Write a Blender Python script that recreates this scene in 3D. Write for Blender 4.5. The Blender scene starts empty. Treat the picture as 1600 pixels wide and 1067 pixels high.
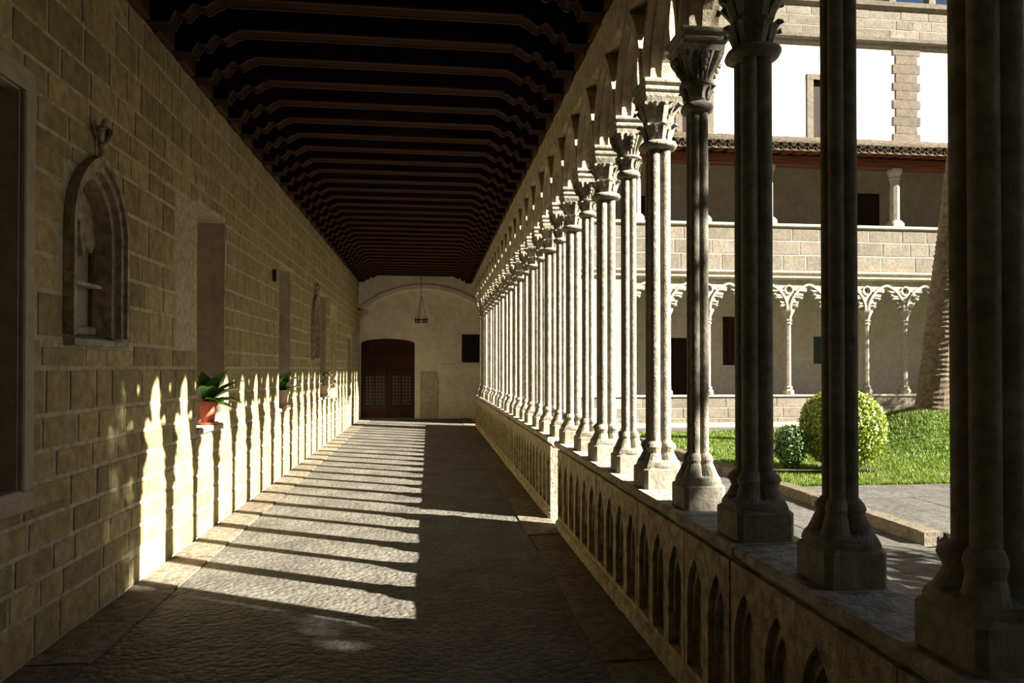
import bpy, math, random
from mathutils import Vector, Matrix
from mathutils.geometry import tessellate_polygon
R = random.Random(7)
PI = math.pi
scene = bpy.context.scene
COL = scene.collection

# ------------------------------------------------------------------ camera, sky, sun, exposure
F_PX, HORIZON, YAW, PITCH, EYE = 1100.0, 575.0, math.radians(6.69), math.radians(0.6), 1.6
cam_d = bpy.data.cameras.new('camera'); cam = bpy.data.objects.new('camera', cam_d); COL.objects.link(cam)
cam_d.sensor_width = 36; cam_d.lens = F_PX / 1600 * 36
cam_d.shift_y = ((HORIZON - 533.5) - F_PX * math.tan(PITCH)) / 1600
cam_d.clip_start = 0.05; cam_d.clip_end = 200
cam.location = (0, 0, EYE); cam.rotation_euler = (PI / 2 + PITCH, 0, -YAW)
scene.camera = cam

SUN_TAN, SUN_SLOPE = 0.56, 0.55            # drop per horizontal metre, dY per -dX
hn = math.hypot(1, SUN_SLOPE)
sun_dir = Vector((-1 / hn, SUN_SLOPE / hn, -SUN_TAN)).normalized()
sun_d = bpy.data.lights.new('sun', 'SUN'); sun_d.energy = 27.0; sun_d.angle = math.radians(0.55); sun_d.color = (1.0, 0.93, 0.80)
sun = bpy.data.objects.new('sun', sun_d); COL.objects.link(sun); sun.location = (20, -10, 20)
sun.rotation_euler = sun_dir.to_track_quat('-Z', 'Y').to_euler()

world = bpy.data.worlds.new('world'); scene.world = world; world.use_nodes = True
wn = world.node_tree; bg = wn.nodes['Background']
sky = wn.nodes.new('ShaderNodeTexSky'); sky.sky_type = 'NISHITA'; sky.sun_disc = False
sky.sun_elevation = math.atan(SUN_TAN); sky.sun_rotation = math.atan2(1 / hn, -SUN_SLOPE / hn)
wn.links.new(sky.outputs[0], bg.inputs[0]); bg.inputs[1].default_value = 0.06

vs = scene.view_settings
vs.view_transform = 'Standard'; vs.look = 'None'; vs.gamma = 1.0; vs.use_curve_mapping = False
vs.exposure = 0.1

# ------------------------------------------------------------------ materials
def new_mat(name):
    m = bpy.data.materials.new(name); m.use_nodes = True
    nt = m.node_tree; b = nt.nodes['Principled BSDF']
    return m, nt, b
def stone(name, c1, c2, scale=3.0, bump=0.25, fine=60.0, rough=0.9, rnd=0.0, stain=0.35, dist=0.02):
    """mottled stone: two tones by noise, darker stains with their own shape, tone per piece, fine relief"""
    m, nt, b = new_mat(name); N = nt.nodes; L = nt.links
    g = N.new('ShaderNodeNewGeometry')
    n1 = N.new('ShaderNodeTexNoise'); n1.inputs['Scale'].default_value = scale; n1.inputs['Detail'].default_value = 6; n1.inputs['Roughness'].default_value = .65
    L.new(g.outputs['Position'], n1.inputs['Vector'])
    cr = N.new('ShaderNodeValToRGB'); cr.color_ramp.elements[0].position = .33; cr.color_ramp.elements[1].position = .67
    cr.color_ramp.elements[0].color = (*c1, 1); cr.color_ramp.elements[1].color = (*c2, 1)
    L.new(n1.outputs['Fac'], cr.inputs['Fac'])
    n2 = N.new('ShaderNodeTexNoise'); n2.inputs['Scale'].default_value = scale * 5; n2.inputs['Detail'].default_value = 5
    L.new(g.outputs['Position'], n2.inputs['Vector'])
    r2 = N.new('ShaderNodeMapRange'); r2.inputs['From Min'].default_value = .35; r2.inputs['From Max'].default_value = .62
    r2.inputs['To Min'].default_value = 1 - stain; r2.inputs['To Max'].default_value = 1.0
    L.new(n2.outputs['Fac'], r2.inputs['Value'])
    mul = N.new('ShaderNodeMix'); mul.data_type = 'RGBA'; mul.blend_type = 'MULTIPLY'; mul.inputs['Factor'].default_value = 1
    L.new(cr.outputs['Color'], mul.inputs['A']); L.new(r2.outputs['Result'], mul.inputs['B'])
    out = mul.outputs['Result']
    if rnd:
        oi = N.new('ShaderNodeObjectInfo'); r3 = N.new('ShaderNodeMapRange')
        r3.inputs['To Min'].default_value = 1 - rnd; r3.inputs['To Max'].default_value = 1 + rnd * .4
        L.new(oi.outputs['Random'], r3.inputs['Value'])
        m2 = N.new('ShaderNodeMix'); m2.data_type = 'RGBA'; m2.blend_type = 'MULTIPLY'; m2.inputs['Factor'].default_value = 1
        L.new(out, m2.inputs['A']); L.new(r3.outputs['Result'], m2.inputs['B']); out = m2.outputs['Result']
    L.new(out, b.inputs['Base Color']); b.inputs['Roughness'].default_value = rough
    n3 = N.new('ShaderNodeTexNoise'); n3.inputs['Scale'].default_value = fine; n3.inputs['Detail'].default_value = 4
    L.new(g.outputs['Position'], n3.inputs['Vector'])
    ad = N.new('ShaderNodeMath'); ad.operation = 'MULTIPLY_ADD'; ad.inputs[1].default_value = 2.0
    L.new(n2.outputs['Fac'], ad.inputs[0]); L.new(n3.outputs['Fac'], ad.inputs[2])
    bp = N.new('ShaderNodeBump'); bp.inputs['Strength'].default_value = bump; bp.inputs['Distance'].default_value = dist
    L.new(ad.outputs[0], bp.inputs['Height']); L.new(bp.outputs['Normal'], b.inputs['Normal'])
    b.inputs['Specular IOR Level'].default_value = 0.25
    return m
def plain(name, c, rough=.6, metal=0.0, var=.25, scale=20.0, spec=.4, rnd=0.0):
    m, nt, b = new_mat(name); N = nt.nodes; L = nt.links
    g = N.new('ShaderNodeNewGeometry'); n = N.new('ShaderNodeTexNoise'); n.inputs['Scale'].default_value = scale; n.inputs['Detail'].default_value = 4
    L.new(g.outputs['Position'], n.inputs['Vector'])
    cr = N.new('ShaderNodeValToRGB'); cr.color_ramp.elements[0].position = .3; cr.color_ramp.elements[1].position = .7
    cr.color_ramp.elements[0].color = (*[x * (1 - var) for x in c], 1); cr.color_ramp.elements[1].color = (*[min(1, x * (1 + var)) for x in c], 1)
    L.new(n.outputs['Fac'], cr.inputs['Fac']); out = cr.outputs['Color']
    if rnd:
        oi = N.new('ShaderNodeObjectInfo'); r3 = N.new('ShaderNodeMapRange')
        r3.inputs['To Min'].default_value = 1 - rnd; r3.inputs['To Max'].default_value = 1 + rnd
        L.new(oi.outputs['Random'], r3.inputs['Value'])
        m2 = N.new('ShaderNodeMix'); m2.data_type = 'RGBA'; m2.blend_type = 'MULTIPLY'; m2.inputs['Factor'].default_value = 1
        L.new(out, m2.inputs['A']); L.new(r3.outputs['Result'], m2.inputs['B']); out = m2.outputs['Result']
    L.new(out, b.inputs['Base Color']); b.inputs['Roughness'].default_value = rough; b.inputs['Metallic'].default_value = metal
    b.inputs['Specular IOR Level'].default_value = spec
    return m
def wood(name, c, axis='X', rough=.55):
    m, nt, b = new_mat(name); N = nt.nodes; L = nt.links
    g = N.new('ShaderNodeNewGeometry'); mp = N.new('ShaderNodeMapping')
    s = [26, 26, 26]; s['XYZ'.index(axis)] = 1.6; mp.inputs['Scale'].default_value = s
    L.new(g.outputs['Position'], mp.inputs['Vector'])
    n = N.new('ShaderNodeTexNoise'); n.inputs['Scale'].default_value = 1; n.inputs['Detail'].default_value = 5; L.new(mp.outputs[0], n.inputs['Vector'])
    cr = N.new('ShaderNodeValToRGB'); cr.color_ramp.elements[0].position = .3; cr.color_ramp.elements[1].position = .75
    cr.color_ramp.elements[0].color = (*[x * .55 for x in c], 1); cr.color_ramp.elements[1].color = (*[x * 1.35 for x in c], 1)
    L.new(n.outputs['Fac'], cr.inputs['Fac']); L.new(cr.outputs['Color'], b.inputs['Base Color'])
    bp = N.new('ShaderNodeBump'); bp.inputs['Strength'].default_value = .3; bp.inputs['Distance'].default_value = .006
    L.new(n.outputs['Fac'], bp.inputs['Height']); L.new(bp.outputs['Normal'], b.inputs['Normal'])
    b.inputs['Roughness'].default_value = rough; b.inputs['Specular IOR Level'].default_value = .15
    return m
def leafmat(name, c1, c2, scale=9.0, rough=.45, trans=.25):
    m, nt, b = new_mat(name); N = nt.nodes; L = nt.links
    g = N.new('ShaderNodeNewGeometry'); n = N.new('ShaderNodeTexNoise'); n.inputs['Scale'].default_value = scale; n.inputs['Detail'].default_value = 3
    L.new(g.outputs['Position'], n.inputs['Vector'])
    cr = N.new('ShaderNodeValToRGB'); cr.color_ramp.elements[0].position = .32; cr.color_ramp.elements[1].position = .68
    cr.color_ramp.elements[0].color = (*c1, 1); cr.color_ramp.elements[1].color = (*c2, 1)
    L.new(n.outputs['Fac'], cr.inputs['Fac']); L.new(cr.outputs['Color'], b.inputs['Base Color'])
    b.inputs['Roughness'].default_value = rough
    tr = N.new('ShaderNodeBsdfTranslucent'); L.new(cr.outputs['Color'], tr.inputs['Color'])
    mx = N.new('ShaderNodeMixShader'); mx.inputs[0].default_value = trans
    L.new(b.outputs[0], mx.inputs[1]); L.new(tr.outputs[0], mx.inputs[2]); L.new(mx.outputs[0], N['Material Output'].inputs['Surface'])
    return m
def pebble_mat():
    m, nt, b = new_mat('worn_pebble_paving'); N = nt.nodes; L = nt.links
    g = N.new('ShaderNodeNewGeometry')
    v = N.new('ShaderNodeTexVoronoi'); v.inputs['Scale'].default_value = 26; v.inputs['Randomness'].default_value = 1
    L.new(g.outputs['Position'], v.inputs['Vector'])
    n = N.new('ShaderNodeTexNoise'); n.inputs['Scale'].default_value = 2.2; n.inputs['Detail'].default_value = 6; L.new(g.outputs['Position'], n.inputs['Vector'])
    cr = N.new('ShaderNodeValToRGB'); cr.color_ramp.elements[0].position = .3; cr.color_ramp.elements[1].position = .72
    cr.color_ramp.elements[0].color = (.076, .070, .057, 1); cr.color_ramp.elements[1].color = (.150, .140, .116, 1)
    L.new(n.outputs['Fac'], cr.inputs['Fac'])
    sep = N.new('ShaderNodeSeparateColor'); L.new(v.outputs['Color'], sep.inputs[0])
    rr = N.new('ShaderNodeMapRange'); rr.inputs['To Min'].default_value = .8; rr.inputs['To Max'].default_value = 1.25; L.new(sep.outputs[0], rr.inputs['Value'])
    mu = N.new('ShaderNodeMix'); mu.data_type = 'RGBA'; mu.blend_type = 'MULTIPLY'; mu.inputs['Factor'].default_value = 1
    L.new(cr.outputs['Color'], mu.inputs['A']); L.new(rr.outputs['Result'], mu.inputs['B']); L.new(mu.outputs['Result'], b.inputs['Base Color'])
    n2 = N.new('ShaderNodeTexNoise'); n2.inputs['Scale'].default_value = 14; n2.inputs['Detail'].default_value = 5; L.new(g.outputs['Position'], n2.inputs['Vector'])
    ad = N.new('ShaderNodeMath'); ad.operation = 'MULTIPLY_ADD'; ad.inputs[1].default_value = -.7
    L.new(v.outputs['Distance'], ad.inputs[0]); L.new(n2.outputs['Fac'], ad.inputs[2])
    bp = N.new('ShaderNodeBump'); bp.inputs['Strength'].default_value = .7; bp.inputs['Distance'].default_value = .025
    L.new(ad.outputs[0], bp.inputs['Height']); L.new(bp.outputs['Normal'], b.inputs['Normal'])
    b.inputs['Roughness'].default_value = .75; b.inputs['Specular IOR Level'].default_value = .35
    return m

M = {}
M['block'] = stone('ashlar_stone', (.36, .29, .135), (.52, .43, .225), 2.5, .35, 70, rnd=.30)
M['mortar'] = stone('lime_mortar', (.50, .43, .28), (.62, .54, .37), 4, .3, 60)
M['reveal'] = stone('plastered_reveal', (.43, .36, .26), (.52, .44, .33), 2, .15, 40, stain=.2)
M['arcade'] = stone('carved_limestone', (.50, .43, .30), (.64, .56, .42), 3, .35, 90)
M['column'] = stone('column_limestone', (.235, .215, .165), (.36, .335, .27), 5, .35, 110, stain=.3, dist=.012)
M['parapet'] = stone('parapet_sandstone', (.40, .335, .225), (.55, .47, .335), 3, .5, 70, stain=.45, dist=.03)
M['coping'] = stone('worn_coping_stone', (.44, .39, .31), (.60, .54, .44), 3, .5, 60, stain=.45, rnd=.15)
M['slab'] = stone('border_flagstone', (.20, .168, .122), (.29, .245, .182), 3, .5, 60, rnd=.25, stain=.45)
M['plaster'] = stone('old_plaster', (.68, .61, .50), (.80, .73, .62), 1.2, .2, 30, stain=.15)
M['patch'] = stone('rough_rubble_patch', (.58, .52, .40), (.76, .69, .54), 6, .8, 40, stain=.35, dist=.05)
M['pebble'] = pebble_mat()
M['court'] = stone('courtyard_paving', (.078, .074, .066), (.125, .119, .105), 2.5, .35, 40, rnd=.15)
M['kerb'] = stone('kerb_sandstone', (.12, .10, .07), (.18, .15, .11), 4, .4, 60, rnd=.15)
M['farblock'] = stone('pinkish_ashlar', (.165, .14, .108), (.23, .20, .158), 2.2, .25, 50, rnd=.18, stain=.25)
M['farmortar'] = stone('pale_mortar', (.50, .45, .36), (.58, .52, .43), 3, .1, 50, stain=.15)
M['farcarve'] = stone('pale_carved_stone', (.36, .32, .245), (.47, .43, .34), 3, .25, 70, stain=.25)
M['white'] = stone('white_render', (.74, .69, .58), (.82, .775, .67), .8, .08, 20, stain=.06)
M['quoin'] = stone('brown_quoin', (.13, .105, .08), (.195, .162, .125), 6, .35, 60, rnd=.2)
M['galwall'] = stone('gallery_plaster', (.36, .31, .24), (.44, .38, .30), 1.5, .1, 30, stain=.12)
M['tile'] = stone('clay_roof_tile', (.13, .10, .07), (.26, .21, .15), 7, .4, 60, rnd=.35)
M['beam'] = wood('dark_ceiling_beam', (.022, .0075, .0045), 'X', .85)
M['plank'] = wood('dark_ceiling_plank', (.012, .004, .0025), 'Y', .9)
M['bracketedge'] = wood('lit_bracket_edge', (.10, .05, .03), 'X', .8)  # paler than the beams: light along the edges put into the colour
M['frieze'] = wood('frieze_board', (.07, .032, .018), 'Y', .85)
M['redbeam'] = wood('reddish_eave_beam', (.17, .055, .03), 'X', .6)
M['door'] = wood('door_timber', (.04, .015, .009), 'Z', .5)
M['doordark'] = wood('old_dark_timber', (.028, .016, .010), 'Z', .7)
M['iron'] = plain('wrought_iron', (.03, .024, .02), .5, .7)
M['glassdark'] = plain('dark_pane', (.012, .012, .012), .25, 0, .2, 5)
M['terracotta'] = plain('terracotta', (.50, .13, .07), .75, 0, .2)
M['paleclay'] = plain('pale_clay', (.55, .40, .28), .8, 0, .2)
M['soil'] = plain('garden_soil', (.03, .02, .012), .95, 0, .4, 40)
M['candle'] = plain('candle_wax', (.45, .40, .30), .5)
M['leafbig'] = leafmat('broad_leaf', (.035, .11, .02), (.10, .22, .035), 6, .35, .3)
M['leafyellow'] = leafmat('variegated_leaf', (.20, .24, .07), (.42, .42, .14), 14, .4, .3)
M['leafgrey'] = leafmat('small_grey_leaf', (.10, .13, .07), (.24, .27, .17), 14, .45, .2)
M['topiary'] = leafmat('clipped_leaf', (.10, .17, .018), (.32, .37, .045), 16, .45, .25)
M['darkbush'] = leafmat('dark_shrub_leaf', (.03, .07, .016), (.09, .15, .035), 12, .5, .2)
M['grass'] = leafmat('lawn_grass', (.075, .135, .009), (.17, .225, .022), 4, .55, .3)
M['lawn'] = plain('lawn_turf', (.06, .12, .012), .95, 0, .3, 15)
M['tree'] = leafmat('evergreen_leaf', (.03, .07, .015), (.07, .13, .03), 3, .5, .15)
M['bark'] = stone('bark', (.10, .075, .05), (.20, .155, .11), 8, .9, 40)
M['palm'] = stone('palm_bark', (.12, .085, .055), (.26, .20, .14), 9, .7, 60, dist=.03)
M['frond'] = leafmat('palm_frond', (.05, .10, .025), (.10, .17, .045), 5, .45, .2)

# ------------------------------------------------------------------ helpers
def link(o, parent=None):
    COL.objects.link(o)
    if parent is not None: o.parent = parent
    return o
def mesh(name, V, Fc, mat, smooth=False):
    me = bpy.data.meshes.new(name); me.from_pydata([tuple(v) for v in V], [], Fc); me.validate(); me.update()
    if mat: me.materials.append(mat)
    if smooth:
        for p in me.polygons: p.use_smooth = True
    return me
def obj(name, me, parent=None, loc=(0, 0, 0), rot=(0, 0, 0), scale=(1, 1, 1)):
    o = bpy.data.objects.new(name, me); link(o, parent)
    o.location = loc; o.rotation_euler = rot; o.scale = scale
    return o
def empty(name, loc=(0, 0, 0), rz=0.0):
    o = bpy.data.objects.new(name, None); link(o); o.location = loc; o.rotation_euler = (0, 0, rz); o.empty_display_size = .1
    return o
def tag(o, label=None, cat=None, group=None, kind=None):
    if label: o['label'] = label
    if cat: o['category'] = cat
    if group: o['group'] = group
    if kind: o['kind'] = kind
    return o
def copy_tree(o, parent=None):
    c = o.copy(); link(c, parent)
    for ch in list(o.children): copy_tree(ch, c)
    return c
class MB:
    def __init__(s): s.V = []; s.F = []
    def add(s, V, Fc):
        n = len(s.V); s.V += [tuple(v) for v in V]; s.F += [tuple(i + n for i in f) for f in Fc]; return s
    def box(s, x0, x1, y0, y1, z0, z1):
        V = [(x, y, z) for z in (z0, z1) for y in (y0, y1) for x in (x0, x1)]
        return s.add(V, [(0, 2, 3, 1), (4, 5, 7, 6), (0, 1, 5, 4), (2, 6, 7, 3), (0, 4, 6, 2), (1, 3, 7, 5)])
    def cbox(s, x0, x1, y0, y1, z0, z1, b=.01):
        """box with all edges chamfered"""
        cx, cy, cz = (x0 + x1) / 2, (y0 + y1) / 2, (z0 + z1) / 2; hx, hy, hz = (x1 - x0) / 2, (y1 - y0) / 2, (z1 - z0) / 2
        b = min(b, hx * .9, hy * .9, hz * .9)
        rings = []
        for z, k in ((-hz, b), (-hz + b, 0), (hz - b, 0), (hz, b)):
            a, c = hx - k, hy - k; e = b * .99
            rings.append([(cx + px, cy + py, cz + z) for px, py in ((a - e, -c), (a, -c + e), (a, c - e), (a - e, c), (-a + e, c), (-a, c - e), (-a, -c + e), (-a + e, -c))])
        return s.loft(rings)
    def loft(s, rings, cap0=True, cap1=True, closed=True):
        n = len(rings[0]); base = len(s.V); s.V += [tuple(p) for r in rings for p in r]
        for i in range(len(rings) - 1):
            for j in range(n if closed else n - 1):
                k = (j + 1) % n
                s.F.append((base + i * n + j, base + i * n + k, base + (i + 1) * n + k, base + (i + 1) * n + j))
        if cap0: s.F.append(tuple(base + j for j in reversed(range(n))))
        if cap1: s.F.append(tuple(base + (len(rings) - 1) * n + j for j in range(n)))
        return s
    def tube(s, pts, r, n=8, cap=True):
        pts = [Vector(p) for p in pts]; rs = r if isinstance(r, (list, tuple)) else [r] * len(pts); rings = []
        up = None
        for i, p in enumerate(pts):
            t = (pts[min(i + 1, len(pts) - 1)] - pts[max(i - 1, 0)]).normalized()
            if up is None: up = Vector((0, 0, 1)) if abs(t.z) < .9 else Vector((1, 0, 0))
            a = t.cross(up).normalized(); b = a.cross(t).normalized(); up = b
            rings.append([p + (a * math.cos(2 * PI * k / n) + b * math.sin(2 * PI * k / n)) * rs[i] for k in range(n)])
        return s.loft(rings, cap, cap)
    def lathe(s, prof, n=16, c=(0, 0, 0)):
        return s.loft([[(c[0] + r * math.cos(2 * PI * k / n), c[1] + r * math.sin(2 * PI * k / n), c[2] + z) for k in range(n)] for r, z in prof])
    def plate(s, outer, holes, place, d0, d1):
        """polygon with holes in (u,v), extruded from depth d0 to d1; place(u,v,d) -> xyz"""
        loops = [outer] + holes
        tri = tessellate_polygon([[Vector((p[0], p[1], 0)) for p in l] for l in loops])
        flat = [p for l in loops for p in l]; n = len(flat)
        V = [place(p[0], p[1], d0) for p in flat] + [place(p[0], p[1], d1) for p in flat]
        Fc = [tuple(t) for t in tri] + [tuple(i + n for i in reversed(t)) for t in tri]
        o = 0
        for l in loops:
            m = len(l)
            for i in range(m):
                j = (i + 1) % m; Fc.append((o + i, o + j, o + j + n, o + i + n))
            o += m
        return s.add(V, Fc)
    def me(s, name, mat, smooth=False, fix=False):
        m = mesh(name, s.V, s.F, mat, smooth)
        if fix:
            import bmesh
            b = bmesh.new(); b.from_mesh(m); bmesh.ops.recalc_face_normals(b, faces=b.faces); b.to_mesh(m); b.free()
        return m
    def build(s, name, mat, parent=None, smooth=False, fix=False, **k):
        return obj(name, s.me(name, mat, smooth, fix), parent, **k)
def struct(o): o['kind'] = 'structure'; return o
def subtract(rects, openings, eps=.02):
    for (a0, a1, b0, b1) in openings:
        out = []
        for (u0, u1, v0, v1) in rects:
            if u1 <= a0 or u0 >= a1 or v1 <= b0 or v0 >= b1: out.append((u0, u1, v0, v1)); continue
            if v0 < b0: out.append((u0, u1, v0, b0))
            if v1 > b1: out.append((u0, u1, b1, v1))
            m0, m1 = max(v0, b0), min(v1, b1)
            if u0 < a0: out.append((u0, a0, m0, m1))
            if u1 > a1: out.append((a1, u1, m0, m1))
        rects = [r for r in out if r[1] - r[0] > eps and r[3] - r[2] > eps]
    return rects
# a unit block: face towards -w (w=0 back ... 1 front), used for all ashlar
_c = .035
UB_V = [(-.5, -.5, 0), (.5, -.5, 0), (.5, .5, 0), (-.5, .5, 0), (-.5, -.5, .7), (.5, -.5, .7), (.5, .5, .7), (-.5, .5, .7),
        (-.5 + _c * .7, -.5 + _c, 1), (.5 - _c * .7, -.5 + _c, 1), (.5 - _c * .7, .5 - _c, 1), (-.5 + _c * .7, .5 - _c, 1)]
UB_F = [(0, 1, 5, 4), (1, 2, 6, 5), (2, 3, 7, 6), (3, 0, 4, 7), (4, 5, 9, 8), (5, 6, 10, 9), (6, 7, 11, 10), (7, 4, 8, 11), (8, 9, 10, 11)]
def rotm(u, v, w):
    m = Matrix((u, v, w)).transposed(); return m
def ashlar(parent, name, mat, courses, u0, u1, wr, openings, origin, uax, vax, wax, depth, joint, near_u, limit=300, prefix='stone_block', seed=1, skip=0.0):
    """bonded courses of blocks; nearest `limit` are objects sharing one mesh, the rest one joined part"""
    rr = random.Random(seed); rects = []
    for i in range(len(courses) - 1):
        v0, v1 = courses[i], courses[i + 1]; u = u0 - rr.uniform(0, wr[0])
        while u < u1:
            w = rr.uniform(*wr); a, b = max(u, u0), min(u + w, u1)
            if b - a > .05 and rr.random() >= skip: rects.append((a, b, v0, v1))
            u += w
    j = joint / 2; rects = [(a + j, b - j, c + j, d - j) for a, b, c, d in rects]
    rects = subtract(rects, openings, .04)
    rects.sort(key=lambda r: abs((r[0] + r[1]) / 2 - near_u))
    U, Vv, W = Vector(uax), Vector(vax), Vector(wax); O = Vector(origin); rm = rotm(U, Vv, W)
    e = rm.to_euler()
    me = mesh(prefix, UB_V, UB_F, mat); rest = MB()
    for i, (a, b, c, d) in enumerate(rects):
        dep = depth * rr.uniform(.7, 1.2); p = O + U * ((a + b) / 2) + Vv * ((c + d) / 2)
        if i < limit: obj(prefix, me, parent, p, e, (b - a, d - c, dep))
        else: rest.add([p + U * (x * (b - a)) + Vv * (y * (d - c)) + W * (z * dep) for x, y, z in UB_V], UB_F)
    if rest.V: tag(rest.build('far_' + prefix + 's', mat, parent), kind='stuff')
def pointed(w, h, n=8):
    """right half of a pointed arch from (w,0) up to (0,h)"""
    Rr = (w * w + h * h) / (2 * w); c = w - Rr; a1 = math.asin(min(1, h / Rr))
    if c > 0: a1 = PI - a1
    return [(c + Rr * math.cos(a1 * i / n), Rr * math.sin(a1 * i / n)) for i in range(n + 1)]
ORD = ['nearest', 'second', 'third', 'fourth', 'fifth', 'sixth', 'seventh', 'eighth', 'ninth', 'tenth', 'eleventh', 'twelfth', 'thirteenth', 'fourteenth', 'fifteenth',
       'sixteenth', 'seventeenth', 'eighteenth', 'nineteenth', 'twentieth', 'twenty-first', 'twenty-second', 'twenty-third', 'twenty-fourth', 'twenty-fifth', 'twenty-sixth', 'twenty-seventh', 'twenty-eighth', 'twenty-ninth', 'thirtieth']

# ------------------------------------------------------------------ main dimensions (metres; +Y along the walk, floor z=0)
XL, XR = -2.15, 1.27          # left wall face, parapet base face
XC, BAY, Y0 = 1.41, .6488, 1.64   # column line, spacing, first column
YE = 22.4                     # end wall
YF = 20.0                     # far wing arcade line
ZB = 4.45                     # underside of ceiling beams
ZW = 4.24                     # top of the side walls
PT = .87                      # parapet top
NCOL = 28
GAP0, GAP1 = 6.96, 7.34

# ------------------------------------------------------------------ floor
fl = MB(); fl.box(XL - .6, XR + .4, -6, YE + .3, -.3, -.012); fl.box(XR + .4, 22, YF - .1, YE + 1.5, -.3, -.012)
floor = struct(fl.build('floor', M['mortar']))
walk = MB().box(XL + .34, XR - .33, -6, YE, -.02, 0).build('pebble_walk', M['pebble'], floor)
MB().box(XR + .4, 22, YF + .1, YE + 1.1, -.02, 0).build('far_walk', M['pebble'], floor)
me_slab = MB().cbox(-.5, .5, -.5, .5, 0, 1, .02).me('border_slab', M['slab'])
for (xa, xb) in ((XL, XL + .34), (XR - .33, XR + .02)):
    y = -1.0
    while y < YE:
        l = R.uniform(.55, 1.15); y1 = min(y + l, YE)
        obj('border_slab', me_slab, floor, ((xa + xb) / 2 + R.uniform(-.008, .008), (y + y1) / 2, -.03), (0, 0, R.uniform(-.008, .008)), (xb - xa - .012, y1 - y - .014, .034 + R.uniform(0, .009)))
        y = y1

# ------------------------------------------------------------------ left wall
OP = [(2.85, 4.02, .94, 3.09), (6.89, 7.80, 1.02, 3.15), (10.52, 11.36, 1.0, 3.12), (14.35, 15.2, 1.0, 3.1)]
NICHE = [(4.54, 5.16, 1.78, 2.89), (13.37, 13.97, 1.78, 2.89)]
ARCHN = (15.85, 16.85, .9, 3.0)
DOORL = (19.1, 19.95, 0, 2.42)
ALLOP = OP + NICHE + [ARCHN, DOORL]
wl = MB()
for (a, b, c, d) in subtract([(-6, YE + .3, -.2, 4.9)], ALLOP): wl.box(XL - .55, XL - .014, a, b, c, d)
def yz(u, v, d): return (d, u, v)
def half_arch_fill(mb, rect, spring, d0, d1):
    a, b, c, d = rect; m = (a + b) / 2; w = (b - a) / 2; pts = pointed(w, d - spring, 8)
    for s in (-1, 1):
        poly = [(m + s * w, d)] + [(m + s * x, spring + z) for x, z in pts]
        mb.plate(poly if s > 0 else poly[::-1], [], yz, d0, d1)
for r in NICHE: half_arch_fill(wl, r, 2.46, XL - .3, XL - .014)
half_arch_fill(wl, ARCHN, 2.25, XL - .4, XL - .014)
wall_left = struct(wl.build('wall_left', M['mortar'], fix=True))
cs = [0.0]
while cs[-1] < ZW - .12: cs.append(cs[-1] + R.choice((.17, .17, .2, .25, .27)))
cs[-1] = ZW
frame1 = (2.72, 4.13, .82, 3.22)
nicheb = [(4.45, 5.25, 1.72, 2.86), (13.28, 14.06, 1.72, 2.86)]
ashlar(wall_left, 'stone_block', M['block'], cs, 1.2, YE, (.2, .52), [frame1] + [(a - .03, b + .03, c - .04, d + .04) for a, b, c, d in OP[1:]] + nicheb + [(15.8, 16.9, .85, 3.05), (19.0, 20.05, 0, 2.52)] + [(6.3, 6.86, 1.75, 3.1), (5.55, 6.1, 0.0, .2), (21.7, 22.4, 2.3, 2.7)],
       (XL - .0135, 0, 0), (0, 1, 0), (0, 0, 1), (1, 0, 0), .007, .03, 4.6, seed=5)
# stone frame of the nearest window
fr = MB()
for bx in ((2.74, 4.12, 3.09, 3.21), (2.74, 4.12, .83, .94), (4.02, 4.12, .94, 3.09), (2.74, 2.85, .94, 3.09)):
    fr.cbox(XL - .2, XL + .012, bx[0], bx[1], bx[2], bx[3], .008)
# window recesses: plastered back and sill
def recess(i, r, depth, mat_back, parent=None):
    a, b, c, d = r
    w = struct(empty('window_%d' % i, (XL - depth, (a + b) / 2, c)))
    o = Vector(w.location)
    MB().box(XL - depth - .05 - o.x, XL - depth - o.x, a - .05 - o.y, b + .05 - o.y, c - .05 - o.z, d + .05 - o.z).build('recess_back', mat_back, w)
    MB().cbox(XL - depth - o.x, XL + .015 - o.x, a + .004 - o.y, b - .004 - o.y, -.045, .012, .01).build('window_sill', M['reveal'], w)
    jb = MB()
    jb.box(XL - depth - o.x, XL - .018 - o.x, a - o.y, a + .012 - o.y, .0, d - c)
    jb.box(XL - depth - o.x, XL - .018 - o.x, b - .012 - o.y, b - o.y, .0, d - c)
    jb.box(XL - depth - o.x, XL - .018 - o.x, a - o.y, b - o.y, d - c - .012, d - c)
    jb.build('reveal_lining', M['reveal'], w)
    return w
w1 = recess(1, OP[0], .5, M['doordark'])
fo = fr.build('window_frame', M['reveal'], w1); fo.location = -Vector(w1.location)
for k in range(5):
    MB().cbox(.004, .035, -.55 + k * .225, -.55 + k * .225 + .215, .02, 2.13, .006).build('shutter_board', M['doordark'], w1)
w2 = recess(2, OP[1], .5, M['reveal']); w3 = recess(3, OP[2], .5, M['reveal']); w4 = recess(4, OP[3], .5, M['reveal'])
# arched wall recess and end door of the left wall
tr1 = struct(empty('trim_1', (XL - .35, 16.35, .9)))
MB().box(-.04, 0, -.55, .55, -.05, 2.15).build('recess_back', M['reveal'], tr1)
MB().cbox(0, .37, -.5, .5, -.05, .02, .01).build('recess_ledge', M['reveal'], tr1)
d1 = struct(empty('door_1', (XL - .3, 19.525, 0)))
for k in range(4): MB().cbox(0, .04, -.42 + k * .21, -.42 + k * .21 + .205, .01, 2.41, .005).build('door_board', M['doordark'], d1)
MB().cbox(.04, .07, .28, .33, 1.0, 1.12, .01).build('door_handle', M['iron'], d1)

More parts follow.
